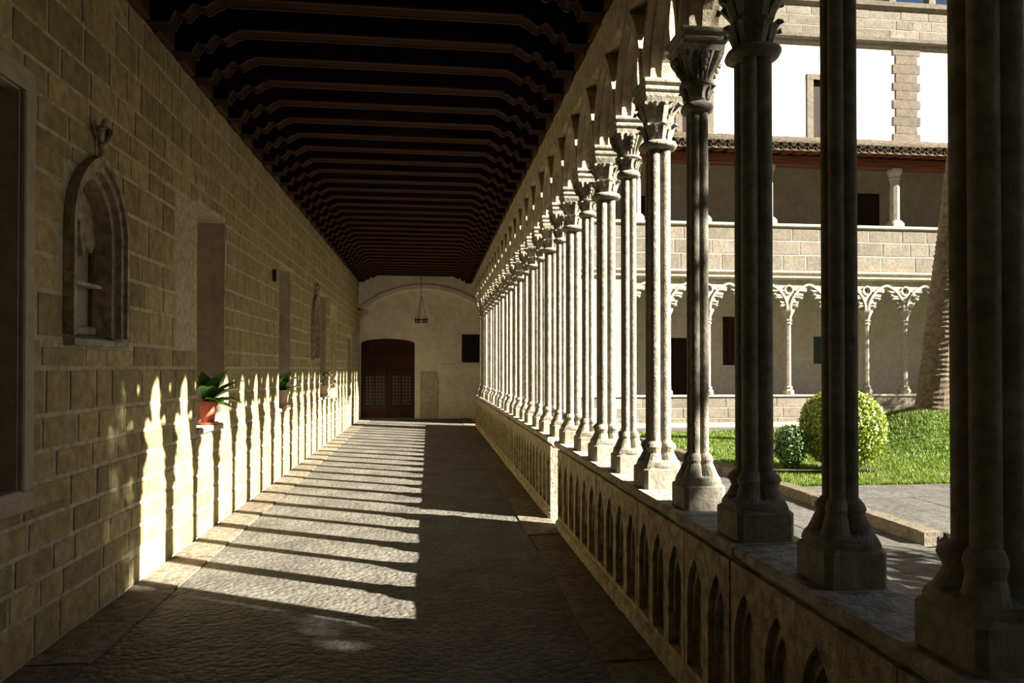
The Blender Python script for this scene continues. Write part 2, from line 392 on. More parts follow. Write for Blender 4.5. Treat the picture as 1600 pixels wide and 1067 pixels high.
# gothic wall niches (carved frame, shelf, finial)
def gothic_niche(y0, y1, label):
    m = (y0 + y1) / 2; t = empty('gothic_niche', (XL, m, 1.78))
    w = (y1 - y0) / 2; sp = .68
    def arch_poly(wo, wi, ho, hi, zb):
        po = pointed(wo, ho, 10); pi_ = pointed(wi, hi, 10)
        return ([(-wo, zb)] + [(-x, sp + z) for x, z in po][0:] + [(x, sp + z) for x, z in reversed(po[:-1])] + [(wo, zb)] +
                [(wi, zb)] + [(x, sp + z) for x, z in pi_] + [(-x, sp + z) for x, z in reversed(pi_[:-1])] + [(-wi, zb)])
    for nm, wo, wi, d0, d1 in (('outer_moulding', w + .06, w + .025, -.01, .05), ('middle_moulding', w + .03, w - .015, -.05, .025), ('inner_moulding', w - .01, w - .055, -.14, -.02)):
        k = (.44 / w)
        MB().plate(arch_poly(wo, wi, wo * k, wi * k, 0.02), [], yz, d0, d1).build(nm, M['parapet'], t, fix=True)
    MB().box(-.22, -.18, -w, w, 0, 1.2).build('niche_back', M['reveal'], t)
    MB().add([(-.2, -w - .05, .05), (-.2, w + .05, .05), (.05, w + .05, .0), (.05, -w - .05, .0), (-.2, -w - .05, -.05), (-.2, w + .05, -.05), (.05, w + .05, -.04), (.05, -w - .05, -.04)],
             [(0, 3, 2, 1), (4, 5, 6, 7), (3, 7, 6, 2), (0, 1, 5, 4), (1, 2, 6, 5), (0, 4, 7, 3)]).build('sloped_sill', M['coping'], t, fix=True)
    MB().cbox(-.19, -.08, -w + .02, w - .02, .36, .385, .01).build('shelf', M['arcade'], t)
    MB().cbox(-.19, -.12, -w + .02, w - .02, .04, .10, .012).build('lower_moulding', M['parapet'], t)
    # trefoil canopy at the head of the recess
    cz = MB()
    ww = w - .05; pts = [(ww, .66), (ww * .8, .60), (ww * .55, .64), (ww * .42, .56), (ww * .25, .66), (ww * .22, .78), (0, .86)]
    outer = pointed(ww, .36, 8)
    poly = [(x, .68 + z) for x, z in outer] + [(-x, .68 + z) for x, z in reversed(outer[:-1])] + [(-x, z) for x, z in pts] + [(x, z) for x, z in reversed(pts[:-1])]
    cz.plate(poly, [], yz, -.17, -.13); cz.build('cusped_canopy', M['parapet'], t, fix=True)
    f = MB(); zt = sp + (w + .06) * (.44 / w)
    f.lathe([(.022, -.03), (.016, .05), (.03, .07), (.016, .09), (.02, .16), (.012, .2)], 8, (.03, 0, zt))
    for s in (-1, 0, 1):
        f.tube([(.03, 0, zt + .08), (.04, s * .035, zt + .12), (.05, s * .06, zt + .17 + (.05 if s == 0 else 0)), (.045, s * .075, zt + .15 + (.09 if s == 0 else 0))], [.014, .022, .024, .012], 7)
    f.tube([(.03, 0, zt + .06), (.07, 0, zt + .1), (.085, 0, zt + .15), (.075, 0, zt + .18)], [.012, .02, .022, .01], 7)
    f.build('finial', M['parapet'], t)
    return tag(t, label, 'niche', 'gothic niches in the left wall')
gothic_niche(4.52, 5.18, 'large carved pointed niche with finial between the dark window and first plant recess')
gothic_niche(13.36, 13.98, 'small-looking distant pointed niche with finial beside the third plant recess')
# iron fitting and putlog hole
tag(MB().cbox(XL - .005, XL + .035, 10.04, 10.12, 2.80, 2.97, .012).build('wall_box', M['doordark']), 'small brown box fixed on the left wall before the second recess', 'box')

# ------------------------------------------------------------------ end wall with arch, door, window
DX0, DX1, DZ = -2.14, -.46, 2.53
WX0, WX1, WZ0, WZ1 = 1.02, 1.62, 1.78, 2.68
we = MB()
def xz(u, v, d): return (u, d, v)
HOLES = [(DX0, DX1, -.1, DZ), (WX0, WX1, WZ0, WZ1)]
FW = [(10.15, 10.95, 1.7, 3.40), (13.5, 14.5, 1.75, 2.72), (7.95, 8.95, -.1, 2.65)]
YB = YE + 1.1
for (a, b, c, d) in subtract([(XL - .6, 2.2, -.2, 4.9)], HOLES): we.box(a, b, YE, YE + .45, c, d)
for (a, b, c, d) in subtract([(2.2, 22, -.2, 4.7)], FW): we.box(a, b, YB, YB + .3, c, d)
we.box(1.9, 2.2, YE, YB + .3, -.2, 4.9)
# segmental head of the door
mid = (DX0 + DX1) / 2; hw = (DX1 - DX0) / 2; rise = .15
seg = [(mid + hw * math.cos(PI * t / 12), DZ - rise + rise * math.sin(PI * t / 12)) for t in range(13)]
we.plate([(DX1, DZ)] + seg[:7], [], xz, YE, YE + .45); we.plate(seg[6:] + [(DX0, DZ)], [], xz, YE, YE + .45)
wall_end = struct(we.build('wall_end', M['plaster'], fix=True))
# rubble and plaster patches in low relief
MB().plate([(-.30, .02), (.28, .02), (.27, .5), (.30, 1.2), (.22, 1.25), (.26, 1.45), (.02, 1.5), (-.28, 1.48)], [], xz, YE - .02, YE + .01).build('rubble_patch', M['patch'], wall_end, fix=True)
MB().plate([(.30, .02), (1.9, .02), (1.9, 1.72), (1.0, 1.75), (.62, 1.73), (.31, 1.72)], [], xz, YE - .022, YE + .01).build('plaster_patch', M['plaster'], wall_end, fix=True)
# big blind arch across the walk
ar = MB(); ax0, ax1, az0, azc = XL + .1, 1.75, 3.36, 4.06; am = (ax0 + ax1) / 2; ah = (ax1 - ax0) / 2
rr_ = (ah * ah + (azc - az0) ** 2) / (2 * (azc - az0)); cz_ = azc - rr_; a_ = math.asin(ah / rr_)
arc = [(am + rr_ * math.sin(-a_ + 2 * a_ * i / 28), cz_ + rr_ * math.cos(-a_ + 2 * a_ * i / 28)) for i in range(29)]
arc2 = [(am + (rr_ + .13) * math.sin(-a_ + 2 * a_ * i / 28), cz_ + (rr_ + .13) * math.cos(-a_ + 2 * a_ * i / 28)) for i in range(29)]
upper = arc2 + [(1.95, 3.36), (1.95, 4.9), (XL - .05, 4.9), (XL - .05, 3.36)]
trim_arch = struct(MB().plate(upper, [], xz, YE - .42, YE + .01).build('trim_2', M['plaster'], fix=True))
ringv = MB().plate(arc + arc2[::-1], [], xz, YE - .46, YE + .01).build('arch_moulding', M['plaster'], trim_arch, fix=True)
cb = MB()
cb.loft([[(x, y, z) for x, y in ((XL - .02, YE - .5), (XL + w_, YE - .5), (XL + w_, YE - .002), (XL - .02, YE - .002))] for z, w_ in ((3.02, .03), (3.10, .07), (3.20, .18), (3.26, .2), (3.26, .25), (3.36, .25))])
cb.build('arch_corbel', M['arcade'], trim_arch)
# panelled door with lattice
door = struct(empty('door_2', (mid, YE + .2, 0)))
for side in (-1, 1):
    x0, x1 = (-hw + .01, -.001) if side < 0 else (.001, hw - .01)
    lf = MB()
    top = []
    for i in range(9):
        x = x1 + (x0 - x1) * i / 8; top.append((x, DZ - rise + rise * math.sqrt(max(0, 1 - (x / hw) ** 2)) - .012))
    hole = []
    nx, nz = 6, 9; gx0, gx1, gz0, gz1 = x0 + .12, x1 - .1, .42, 1.36
    for i in range(nx):
        for j in range(nz):
            hx = gx0 + (gx1 - gx0) * (i + .5) / nx; hz = gz0 + (gz1 - gz0) * (j + .5) / nz
            hole.append([(hx - .032, hz - .03), (hx - .032, hz + .03), (hx + .032, hz + .03), (hx + .032, hz - .03)])
    lf.plate([(x0, .02), (x1, .02)] + top, hole, xz, -.03, .03)
    leafo = lf.build('door_leaf', M['door'], door, fix=True)
    for zz in (.30, 1.45, 1.95):
        MB().cbox(x0 + .02, x1 - .02, -.055, -.03, zz, zz + .09, .008).build('door_rail', M['door'], leafo)
    for xx in (x0 + .02, (x0 + x1) / 2 - .04, x1 - .09):
        MB().cbox(xx, xx + .075, -.05, -.03, .03, 2.3, .008).build('door_stile', M['door'], leafo)
# daylight court behind the lattice door
yard = struct(MB().box(-8, 4.5, 26.5, 26.9, -.3, 3.2).box(-8, 4.5, YE + .46, 26.9, -.4, -.05).build('wall_rear_yard', M['mortar']))
# barred window
win = struct(empty('window_5', ((WX0 + WX1) / 2, YE + .2, WZ0)))
MB().box(-.3, .3, .02, .05, 0, .9).build('window_pane', M['glassdark'], win)
for k in range(5): MB().tube([(-.25 + k * .125, -.16, -.02), (-.25 + k * .125, -.16, .92)], .009, 6).build('window_bar', M['iron'], win)
for k in range(4): MB().tube([(-.31, -.15, .12 + k * .22), (.31, -.15, .12 + k * .22)], .009, 6).build('window_bar', M['iron'], win)
struct(MB().box(20.7, 21.0, YF, YE + 1.4, -.2, 9.0).build('wall_far_end', M['plaster']))  # unseen end cap, added to stop sun entering the open wing
# lower openings seen under the far arcade
for n_, (a, b, c, d) in enumerate(FW):
    ww_ = struct(empty(('window_6', 'window_7', 'door_3')[n_], ((a + b) / 2, YB + .15, max(c, 0))))
    MB().box(-(b - a) / 2, (b - a) / 2, 0, .05, -.02, d - max(c, 0) + .01).build('pane' if n_ == 1 else 'timber_leaf', M['glassdark'] if n_ == 1 else M['door' if n_ == 0 else 'doordark'], ww_)
    if n_ == 0:
        for k in range(4): MB().cbox(-.36 + k * .185, -.36 + k * .185 + .17, -.03, 0, .08, 1.57, .008).build('timber_panel', M['door'], ww_)
# back wall behind the camera
struct(MB().box(XL - .6, XR + .4, -2.8, -2.5, -.2, 5).build('wall_back', M['plaster']))
# tall wing closing the courtyard behind the viewer
sw = MB(); sw.box(1.6, 26, -8.6, -8.1, -.3, 13.7); sw.cbox(1.5, 26, -8.7, -7.9, 13.7, 14.0, .05)
for zz in (4.3, 8.0): sw.cbox(1.6, 26, -8.3, -8.0, zz, zz + .25, .04)
sw = struct(sw.build('wall_south_wing', M['block']))

# ------------------------------------------------------------------ ceiling: boards, beams with scalloped brackets, frieze boards
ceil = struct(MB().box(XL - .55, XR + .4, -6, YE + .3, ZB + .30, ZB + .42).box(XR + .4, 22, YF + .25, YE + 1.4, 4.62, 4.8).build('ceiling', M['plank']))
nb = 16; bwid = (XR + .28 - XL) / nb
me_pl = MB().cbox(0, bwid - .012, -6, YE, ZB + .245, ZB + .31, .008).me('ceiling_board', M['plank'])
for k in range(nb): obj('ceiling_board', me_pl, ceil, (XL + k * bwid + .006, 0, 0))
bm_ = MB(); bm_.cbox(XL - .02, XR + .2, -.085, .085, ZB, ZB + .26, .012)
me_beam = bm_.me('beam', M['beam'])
rod = MB()
for yy in (-.072, .072): rod.tube([(XL + .5, yy, ZB - .001), (XR - .42, yy, ZB - .001)], .009, 6)
me_rod = rod.me('beam_reeding', M['bracketedge'])
# scalloped bracket profile: from the beam tip down to the wall foot
def bracket_mesh():
    P = [(.56, .02), (.545, -.015), (.50, -.03), (.455, -.065), (.42, -.08), (.385, -.055), (.345, -.06), (.32, -.095), (.29, -.135), (.255, -.14), (.235, -.115), (.21, -.135), (.185, -.18), (.165, -.212), (0, -.212)]
    Q = [P[0]]
    for i in range(len(P) - 2):
        p0, p1, p2, p3 = P[max(i - 1, 0)], P[i], P[i + 1], P[min(i + 2, len(P) - 1)]
        for t in (1 / 3, 2 / 3, 1):
            Q.append(tuple(.5 * (2 * p1[a] + (p2[a] - p0[a]) * t + (2 * p0[a] - 5 * p1[a] + 4 * p2[a] - p3[a]) * t * t + (3 * p1[a] - p0[a] - 3 * p2[a] + p3[a]) * t ** 3) for a in (0, 1)))
    Q.append(P[-1]); P = Q
    poly = P + [(0, .1), (.56, .1)]
    b = MB().plate(poly, [], lambda u, v, d: (u, d, v), -.08, .08)
    e = MB()
    for d in (-.07, .07): e.tube([(u, d, v - .002) for u, v in P[:-1]], .010, 6)
    return b.me('bracket', M['beam'], fix=True), e.me('bracket_moulding', M['bracketedge'])
me_br, me_be = bracket_mesh()
beam_y = []
y = 6.2 - .522 * 14
while y < YE - .15:
    if y > -2.5:
        bo = obj('beam', me_beam, ceil, (0, y, 0)); obj('beam_reeding', me_rod, bo)
        for sx in (0, 1):
            br = obj('bracket', me_br, bo, ((XL - .0) if sx == 0 else XR + .03, 0, ZB), (0, 0, 0 if sx == 0 else PI))
        for sx in (0, 1): obj('bracket_moulding', me_be, bo, ((XL - .0) if sx == 0 else XR + .03, 0, ZB), (0, 0, 0 if sx == 0 else PI))
        beam_y.append(y)
    y += .522
for sx in (0, 1):
    b = MB()
    if sx == 0: me_f = MB().cbox(XL - .01, XL + .05, -.17, .17, ZW - .01, ZB + .26, .01).me('frieze_board', M['frieze'])
    else: me_f = MB().cbox(XR + .0, XR + .06, -.17, .17, ZW - .01, ZB + .26, .01).me('frieze_board', M['frieze'])
    for y in beam_y: obj('frieze_board', me_f, ceil, (0, y + .261, 0))

# ------------------------------------------------------------------ parapets of the near arcade
def parapet(ya, yb, label):
    t = empty('parapet', (XC, (ya + yb) / 2, 0)); oy = (ya + yb) / 2
    MB().box(XR + .055 - XC, .15, ya + .012 - oy, yb - .012 - oy, -.1, PT - .09).build('core_wall', M['parapet'], t)
    n = max(1, round((yb - ya) / .27)); w = (yb - ya - .02) / n
    hwid = w / 2; aw = hwid - .038
    ap = [(x, .46 + z) for x, z in pointed(aw, .22, 6)]
    hole = [(aw, .13)] + ap + [(-x, z) for x, z in reversed(ap[:-1])] + [(-aw, .13)]
    m1 = MB().plate([(-hwid + .002, .09), (hwid - .002, .09), (hwid - .002, PT - .09), (-hwid + .002, PT - .09)], [hole], yz, XR + .005 - XC, XR + .06 - XC)
    # little inner arch line carved inside
    ap2 = [(x, .46 + z) for x, z in pointed(aw - .001, .219, 6)]; ap3 = [(x, .44 + z) for x, z in pointed(aw - .028, .17, 6)]
    m1.plate([(aw - .001, .3)] + ap2 + [(-x, z) for x, z in reversed(ap2[:-1])] + [(-aw + .001, .3), (-aw + .028, .3)] + [(-x, z) for x, z in ap3] + [(x, z) for x, z in reversed(ap3[:-1])] + [(aw - .028, .3)], [], yz, XR + .03 - XC, XR + .056 - XC)
    mm = m1.me('blind_arch_panel', M['parapet'], fix=True)
    for k in range(n): obj('blind_arch_panel', mm, t, (R.uniform(-.004, .004), ya + .01 + (k + .5) * w - oy, 0))
    MB().cbox(XR - .02 - XC, XR + .07 - XC, ya - oy, yb - oy, -.05, .095, .02).build('base_course', M['parapet'], t)
    # coping stones with a chamfered lip
    prof = [(XR + .045, PT - .105), (XR + .03, PT - .09), (XR - .015, PT - .055), (XR - .03, PT - .04), (XR - .03, PT - .012), (XR - .018, PT), (1.58, PT), (1.60, PT - .015), (1.60, PT - .06), (1.55, PT - .105)]
    y = ya
    while y < yb - .01:
        l = R.uniform(.8, 1.5); y1 = y + l
        if yb - y1 < .5: y1 = yb
        seg_ = 10; rings = []
        for i in range(seg_ + 1):
            yy = y + .004 + (y1 - y - .008) * i / seg_
            j = R.uniform(-.004, .01)
            rings.append([(px - XC + (j if k_ < 6 else 0), yy - oy, pz - (abs(j) * .6 if k_ in (4, 5) else 0)) for k_, (px, pz) in enumerate(prof)])
        MB().loft(rings).build('coping_stone', M['coping'], t, fix=True); y = y1
    return tag(t, label, 'parapet')
parapet(-2.0, GAP0, 'dark shaded stone parapet with carved blind arches in the right foreground')
parapet(GAP1, 19.3, 'far stretch of carved stone parapet beyond the sunlit gap')

# ------------------------------------------------------------------ columns
def quatre(r, z, n=10, blend=0.0, sq=None):
    """four-lobed section of overall half width r (lobes on the diagonals); blend -> square of half side sq"""
    a = r * .565; b = r - a * 1.0; out = []
    for q in range(4):
        for i in range(n):
            psi = -PI / 4 + PI / 2 * i / n; ph = PI / 4 + q * PI / 2 + psi
            rad = a * math.cos(psi) * 1.0 + math.sqrt(max(1e-6, b * b - (a * math.sin(psi)) ** 2))
            x, y = rad * math.cos(ph), rad * math.sin(ph)
            if blend:
                m = max(abs(math.cos(ph)), abs(math.sin(ph))); sx, sy = sq * math.cos(ph) / m, sq * math.sin(ph) / m
                x, y = x + (sx - x) * blend, y + (sy - y) * blend
            out.append((x, y, z))
    return out
def ngon(r, z, n=32, sq=0.0, mod=None):
    out = []
    for i in range(n):
        ph = 2 * PI * i / n; m = max(abs(math.cos(ph)), abs(math.sin(ph))); rad = r * (1 + (1 / m - 1) * sq)
        if mod: rad += mod(ph)
        out.append((rad * math.cos(ph), rad * math.sin(ph), z))
    return out
def square(h, z, c=.006): return [(x, y, z) for x, y in ((h - c, -h), (h, -h + c), (h, h - c), (h - c, h), (-h + c, h), (-h, h - c), (-h, -h + c), (-h + c, -h))]
def leaf(mb, phi, pts, ws, th=.012):
    """carved leaf: pts = (radius,z) along its spine"""
    c, s = math.cos(phi), math.sin(phi); rings = []
    for i, (r, z) in enumerate(pts):
        w = ws[i]
        rings.append([(r * c - w * -s, r * s - w * c, z), ((r + th) * c, (r + th) * s, z + .002), (r * c + w * -s, r * s + w * c, z), ((r - th) * c, (r - th) * s, z - .004)])
    mb.loft(rings)
H = 3.36 - PT
def make_column(kind):
    t = empty('column'); r = .082 if kind == 'thick' else .059
    ph = .125 if kind == 'thick' else .11
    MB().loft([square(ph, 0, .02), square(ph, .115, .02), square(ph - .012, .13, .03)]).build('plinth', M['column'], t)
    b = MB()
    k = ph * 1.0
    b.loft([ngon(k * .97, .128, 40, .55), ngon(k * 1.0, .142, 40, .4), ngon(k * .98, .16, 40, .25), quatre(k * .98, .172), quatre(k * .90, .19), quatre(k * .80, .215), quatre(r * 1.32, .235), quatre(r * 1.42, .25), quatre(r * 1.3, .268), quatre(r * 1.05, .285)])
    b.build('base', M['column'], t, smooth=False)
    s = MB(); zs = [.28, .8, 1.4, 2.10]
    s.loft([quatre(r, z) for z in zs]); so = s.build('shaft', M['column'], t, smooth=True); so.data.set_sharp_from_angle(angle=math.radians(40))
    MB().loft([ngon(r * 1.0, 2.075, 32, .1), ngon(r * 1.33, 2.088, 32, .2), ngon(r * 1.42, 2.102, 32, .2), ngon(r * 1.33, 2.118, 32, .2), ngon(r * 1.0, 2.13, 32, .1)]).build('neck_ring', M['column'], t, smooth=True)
    cp = MB()
    if kind == 'thick':
        cp.loft([ngon(.072, 2.12), ngon(.075, 2.19), ngon(.088, 2.225), ngon(.080, 2.23), ngon(.084, 2.28, 32, .4), ngon(.104, 2.33, 32, .8), ngon(.108, 2.345, 32, .9), ngon(.095, 2.35, 32, .9), ngon(.110, 2.385, 32, 1), ngon(.112, 2.41, 32, 1)])
        cap = cp.build('capital', M['column'], t)
        lv = MB()
        for q in range(8):
            p = q * PI / 4
            lv.V, lv.F = lv.V, lv.F
            leaf(lv, p, [(.074, 2.125), (.082, 2.165), (.098, 2.205), (.118, 2.222), (.126, 2.208)], [.018, .028, .032, .024, .008])
            d = 1.0 if q % 2 == 0 else 1.18
            leaf(lv, p, [(.078, 2.235), (.090, 2.275), (.108 * d, 2.325), (.128 * d, 2.345), (.136 * d, 2.326)], [.02, .032, .036, .026, .009])
            leaf(lv, p + PI / 8, [(.085, 2.27), (.098, 2.31), (.118, 2.35), (.128, 2.345)], [.01, .018, .016, .006], .009)
        lv.build('leaf_carving', M['column'], cap)
    else:
        fl_ = lambda amp: (lambda p: amp * math.cos(20 * p))
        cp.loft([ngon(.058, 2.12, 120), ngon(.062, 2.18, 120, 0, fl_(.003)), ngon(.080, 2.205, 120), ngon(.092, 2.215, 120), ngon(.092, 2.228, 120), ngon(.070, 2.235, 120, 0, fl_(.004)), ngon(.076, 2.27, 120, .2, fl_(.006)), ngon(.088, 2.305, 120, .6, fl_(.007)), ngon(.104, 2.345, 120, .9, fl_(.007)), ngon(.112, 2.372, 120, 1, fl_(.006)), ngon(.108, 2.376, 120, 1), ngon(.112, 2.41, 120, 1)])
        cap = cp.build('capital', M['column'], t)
        bs = MB()
        for q in range(4):
            p = q * PI / 2; c, s_ = math.cos(p), math.sin(p)
            for (rr2, zz, rad) in ((.112, 2.345, .026), (.105, 2.312, .02), (.096, 2.285, .016)):
                bs.loft([[(rr2 * c + rad * (math.sin(a) * math.cos(b_) * -s_ + math.sin(a) * math.sin(b_) * c), rr2 * s_ + rad * (math.sin(a) * math.cos(b_) * c + math.sin(a) * math.sin(b_) * s_), zz + rad * math.cos(a)) for b_ in [2 * PI * i / 8 for i in range(8)]] for a in (.3, .9, 1.57, 2.2, 2.8)])
            leaf(bs, p + PI / 4, [(.062, 2.14), (.072, 2.18), (.09, 2.21), (.1, 2.2)], [.014, .02, .018, .006], .01)
            leaf(bs, p, [(.062, 2.14), (.070, 2.17), (.084, 2.2), (.094, 2.195)], [.014, .02, .018, .006], .01)
        bs.build('figure_carving', M['column'], cap)
    ab = MB()
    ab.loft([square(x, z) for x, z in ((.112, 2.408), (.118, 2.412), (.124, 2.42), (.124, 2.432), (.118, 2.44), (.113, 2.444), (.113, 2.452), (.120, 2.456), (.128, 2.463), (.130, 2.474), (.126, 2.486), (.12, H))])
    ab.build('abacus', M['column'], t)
    return t
proto = {'thick': make_column('thick'), 'thin': make_column('thin')}
used = set()
desc = {'thick': 'thick four-lobed stone column with leaf capital', 'thin': 'slender four-lobed stone column with fluted capital'}
for k in range(-2, NCOL):
    kind = 'thick' if k % 2 == 0 else 'thin'
    if kind in used: c = copy_tree(proto[kind])
    else: c = proto[kind]; used.add(kind)
    c.location = (XC, Y0 + BAY * k, PT); c.rotation_euler = (0, 0, R.uniform(-.02, .02))
    if k < 0: lab = desc[kind] + ', on the parapet just outside the right edge' if k == -1 else desc[kind] + ', on the parapet beside the viewer out of frame'
    elif k == 0: lab = desc[kind] + ', nearest and black at right edge'
    elif k < 4: lab = desc[kind] + ', shaded, %s from right in the near arcade' % ORD[k]
    elif k == NCOL - 1: lab = desc[kind] + ', sunlit, farthest of the near arcade'
    else: lab = desc[kind] + ', sunlit, %s from right in the near arcade' % ORD[k]
    tag(c, lab, 'column', 'columns of the near arcade')

# ------------------------------------------------------------------ tracery over the near columns
ZS = 3.36
wr_ = empty('wall_right', (XC, Y0, ZS)); struct(wr_)
def tref(rad, cz, n=5, heart=True):
    """pierced eye of the spandrel: two lobes above, a point below"""
    return [(0, cz - rad * 1.35), (rad * .42, cz - rad * .55), (rad * .72, cz - rad * .1), (rad * .95, cz + rad * .35), (rad * .8, cz + rad * .85), (rad * .4, cz + rad * .98), (0, cz + rad * .62),
            (-rad * .4, cz + rad * .98), (-rad * .8, cz + rad * .85), (-rad * .95, cz + rad * .35), (-rad * .72, cz - rad * .1), (-rad * .42, cz - rad * .55)]
def spandrel(S, half, top, eye, cz, d0, d1, name, mat, place):
    """masonry centred on a column: half = right half profile of the opening, (x from opening centre, z)"""
    h = S / 2
    right = [(h - x, z) for x, z in half]         # from the column outwards up to the apex at h
    left = [(-p[0], p[1]) for p in right]
    poly = right + [(h, top), (-h, top)] + left[::-1]
    return MB().plate(poly, [tref(eye, cz)] if eye else [], place, d0, d1)
h_in = pointed(.285, .535, 12); h_mid = pointed(.262, .505, 12)
cusp = [(.245, 0), (.247, .05), (.235, .105), (.205, .145), (.165, .155), (.125, .135), (.095, .105), (.082, .13), (.088, .18), (.105, .25), (.10, .33), (.075, .40), (.04, .455), (0, .49)]
TOP = ZW - ZS
ext = pointed(.318, .64, 16)
tri_r = [(BAY / 2 - x, z) for x, z in ext if .10 < z < .585]
TRI = [(0, .06)] + tri_r + [(tri_r[-1][0] + .012, .60), (-tri_r[-1][0] - .012, .60)] + [(-x, z) for x, z in reversed(tri_r)]
def ring_spandrel(half, d0, d1):
    h = (BAY - .001) / 2; right = [(h - x, z) for x, z in half]
    return MB().plate(right + [(h, TOP), (-h, TOP)] + [(-x, z) for x, z in right][::-1], [TRI], yz, d0, d1)
sp_me = [(ring_spandrel(h_in, -.105, -.065).me('inner_ring', M['arcade'], fix=True), 'inner_ring'), (ring_spandrel(h_mid, -.065, .0).me('middle_ring', M['arcade'], fix=True), 'middle_ring'),
         (spandrel(BAY - .001, cusp, TOP, .055, .36, .0, .05, 'x', M['arcade'], yz).me('cusped_tracery', M['arcade'], fix=True), 'cusped_tracery'),
         (ring_spandrel(h_mid, .05, .095).me('outer_ring', M['arcade'], fix=True), 'outer_ring')]
for k in range(-4, NCOL + 1):
    o = empty('arch_spandrel'); o.parent = wr_; o.location = (0, BAY * k, 0)
    for m_, nm in sp_me: obj(nm, m_, o)
# upper wall above the tracery, and end pier at the corner
MB().box(-.105, .16, -7.6, YE - Y0 + .2, TOP - .002, 1.6).build('upper_wall', M['arcade'], wr_)
pier = struct(empty('trim_3', (1.58, 20.15, 0)))
MB().cbox(-.18, .2, -.12, .25, -.1, PT, .02).build('pier_block', M['parapet'], pier)
MB().loft([quatre(.15, PT), quatre(.15, ZS)]).build('pier_shaft', M['arcade'], pier)
MB().loft([square(.15, 3.15), square(.2, 3.25), square(.2, ZS)]).build('pier_cap', M['arcade'], pier)
MB().cbox(-.2, .25, -.2, .3, ZS, 4.9, .02).build('pier_head', M['arcade'], pier)

# ------------------------------------------------------------------ far wing (arcade, gallery, roof, white upper wall)
FX0, FX1 = 1.7, 20.6
FS, FXC = 1.26, 10.75
fw = empty('wall_far_wing', (0, YF, 0)); struct(fw)
# low parapet of ashlar
MB().box(FX0, FX1, .012, .3, -.3, .74).build('core_wall', M['farmortar'], fw)
MB().cbox(FX0, FX1, -.05, .34, .735, .80, .02).build('coping', M['farcarve'], fw)
ashlar(fw, 'fb', M['farblock'], [-.25, .12, .43, .735], FX0, FX1, (.5, 1.0), [], (0, .013, 0), (1, 0, 0), (0, 0, 1), (0, -1, 0), .014, .02, 10, prefix='parapet_block', seed=11)
# arcade columns
def far_col():
    t = empty('far_column')
    MB().loft([ngon(.17, 0, 8), ngon(.17, .12, 8), ngon(.12, .17, 8), ngon(.12, .2, 8), ngon(.135, .22, 8), ngon(.10, .26, 8)]).build('base', M['farcarve'], t)
    MB().loft([ngon(.082, .25, 8), ngon(.082, 2.13, 8)]).build('shaft', M['farcarve'], t)
    MB().loft([ngon(.085, 2.10, 8), ngon(.115, 2.12, 8), ngon(.115, 2.15, 8), ngon(.09, 2.17, 8), ngon(.09, 2.2, 8), ngon(.125, 2.22, 8), ngon(.125, 2.245, 8), ngon(.10, 2.27, 8), ngon(.12, 2.36, 16 // 2), ngon(.17, 2.47, 8), ngon(.19, 2.50, 8), ngon(.19, 2.56, 8)]).build('capital', M['farcarve'], t)
    return t
MB().box(FX0 + .05, 5.70, -.0, .3, -.3, 4.3).build('corner_sun_block', M['farcarve'], fw)  # solid bays added here to keep the sun off the end wall
fproto = far_col(); first = True
fcx = [FXC + FS * k for k in range(-4, 8)]
for i, x in enumerate(fcx):
    c = fproto if first else copy_tree(fproto); first = False
    c.location = (x, YF + .12, .80)
    tag(c, 'pale octagonal column of the far courtyard arcade, %s from its left end' % (['first'] + ORD[1:])[i], 'column', 'columns of the far arcade')
# far tracery
fhalf = [(.53, 0), (.535, .08), (.50, .12), (.44, .10), (.38, .05), (.35, .09), (.385, .15), (.33, .15), (.32, .20), (.37, .23), (.41, .28), (.375, .35), (.32, .38), (.27, .345), (.21, .31), (.195, .36), (.235, .40), (.17, .41), (.165, .47), (.20, .52), (.19, .57), (.12, .60), (.09, .53), (.055, .55), (.07, .62), (0, .68)]
fl1 = spandrel(FS - .002, fhalf, .90, .085, .60, -.04, .04, 'x', M['farcarve'], xz).me('cusped_tracery', M['farcarve'], fix=True)
fl2 = spandrel(FS - .002, pointed(.565, .76, 14), .90, .12, .60, .04, .16, 'x', M['farcarve'], xz).me('back_spandrel', M['farcarve'], fix=True)
po = pointed(.615, .80, 14); pi_ = pointed(.55, .73, 14)
hh = FS / 2
rb = MB()
for s in (-1, 1):
    band = [(s * (hh - x), z) for x, z in po] + [(s * (hh - x), z) for x, z in reversed(pi_)]
    rb.plate(band, [], xz, -.09, -.03)
ringp = [(.15 * math.cos(2 * PI * i / 16), .60 + .15 * math.sin(2 * PI * i / 16)) for i in range(16)]; ringi = [(.105 * math.cos(2 * PI * i / 16), .60 + .105 * math.sin(2 * PI * i / 16)) for i in range(16)]
rb.plate(ringp, [ringi], xz, -.075, -.03)
for s in (-1, 1):   # little leaves on the cusps
    for (lx, lz, dx, dz) in ((.40, .12, -.06, -.03), (.36, .2, -.03, .05), (.26, .36, -.07, -.01), (.2, .42, -.02, .06), (.1, .56, -.04, .03)):
        rb.tube([(s * (hh - .5), -.05, lz + .02), (s * (hh - lx - .02), -.06, lz), (s * (hh - lx - dx), -.07, lz + dz)], [.02, .035, .012], 6)
fl3 = rb.me('arch_band', M['farcarve'], fix=True)
for x in fcx:
    o = empty('arch_spandrel'); o.parent = fw; o.location = (x, .12, 3.36)
    for m_, nm in ((fl1, 'cusped_tracery'), (fl2, 'back_spandrel'), (fl3, 'arch_band')): obj(nm, m_, o)
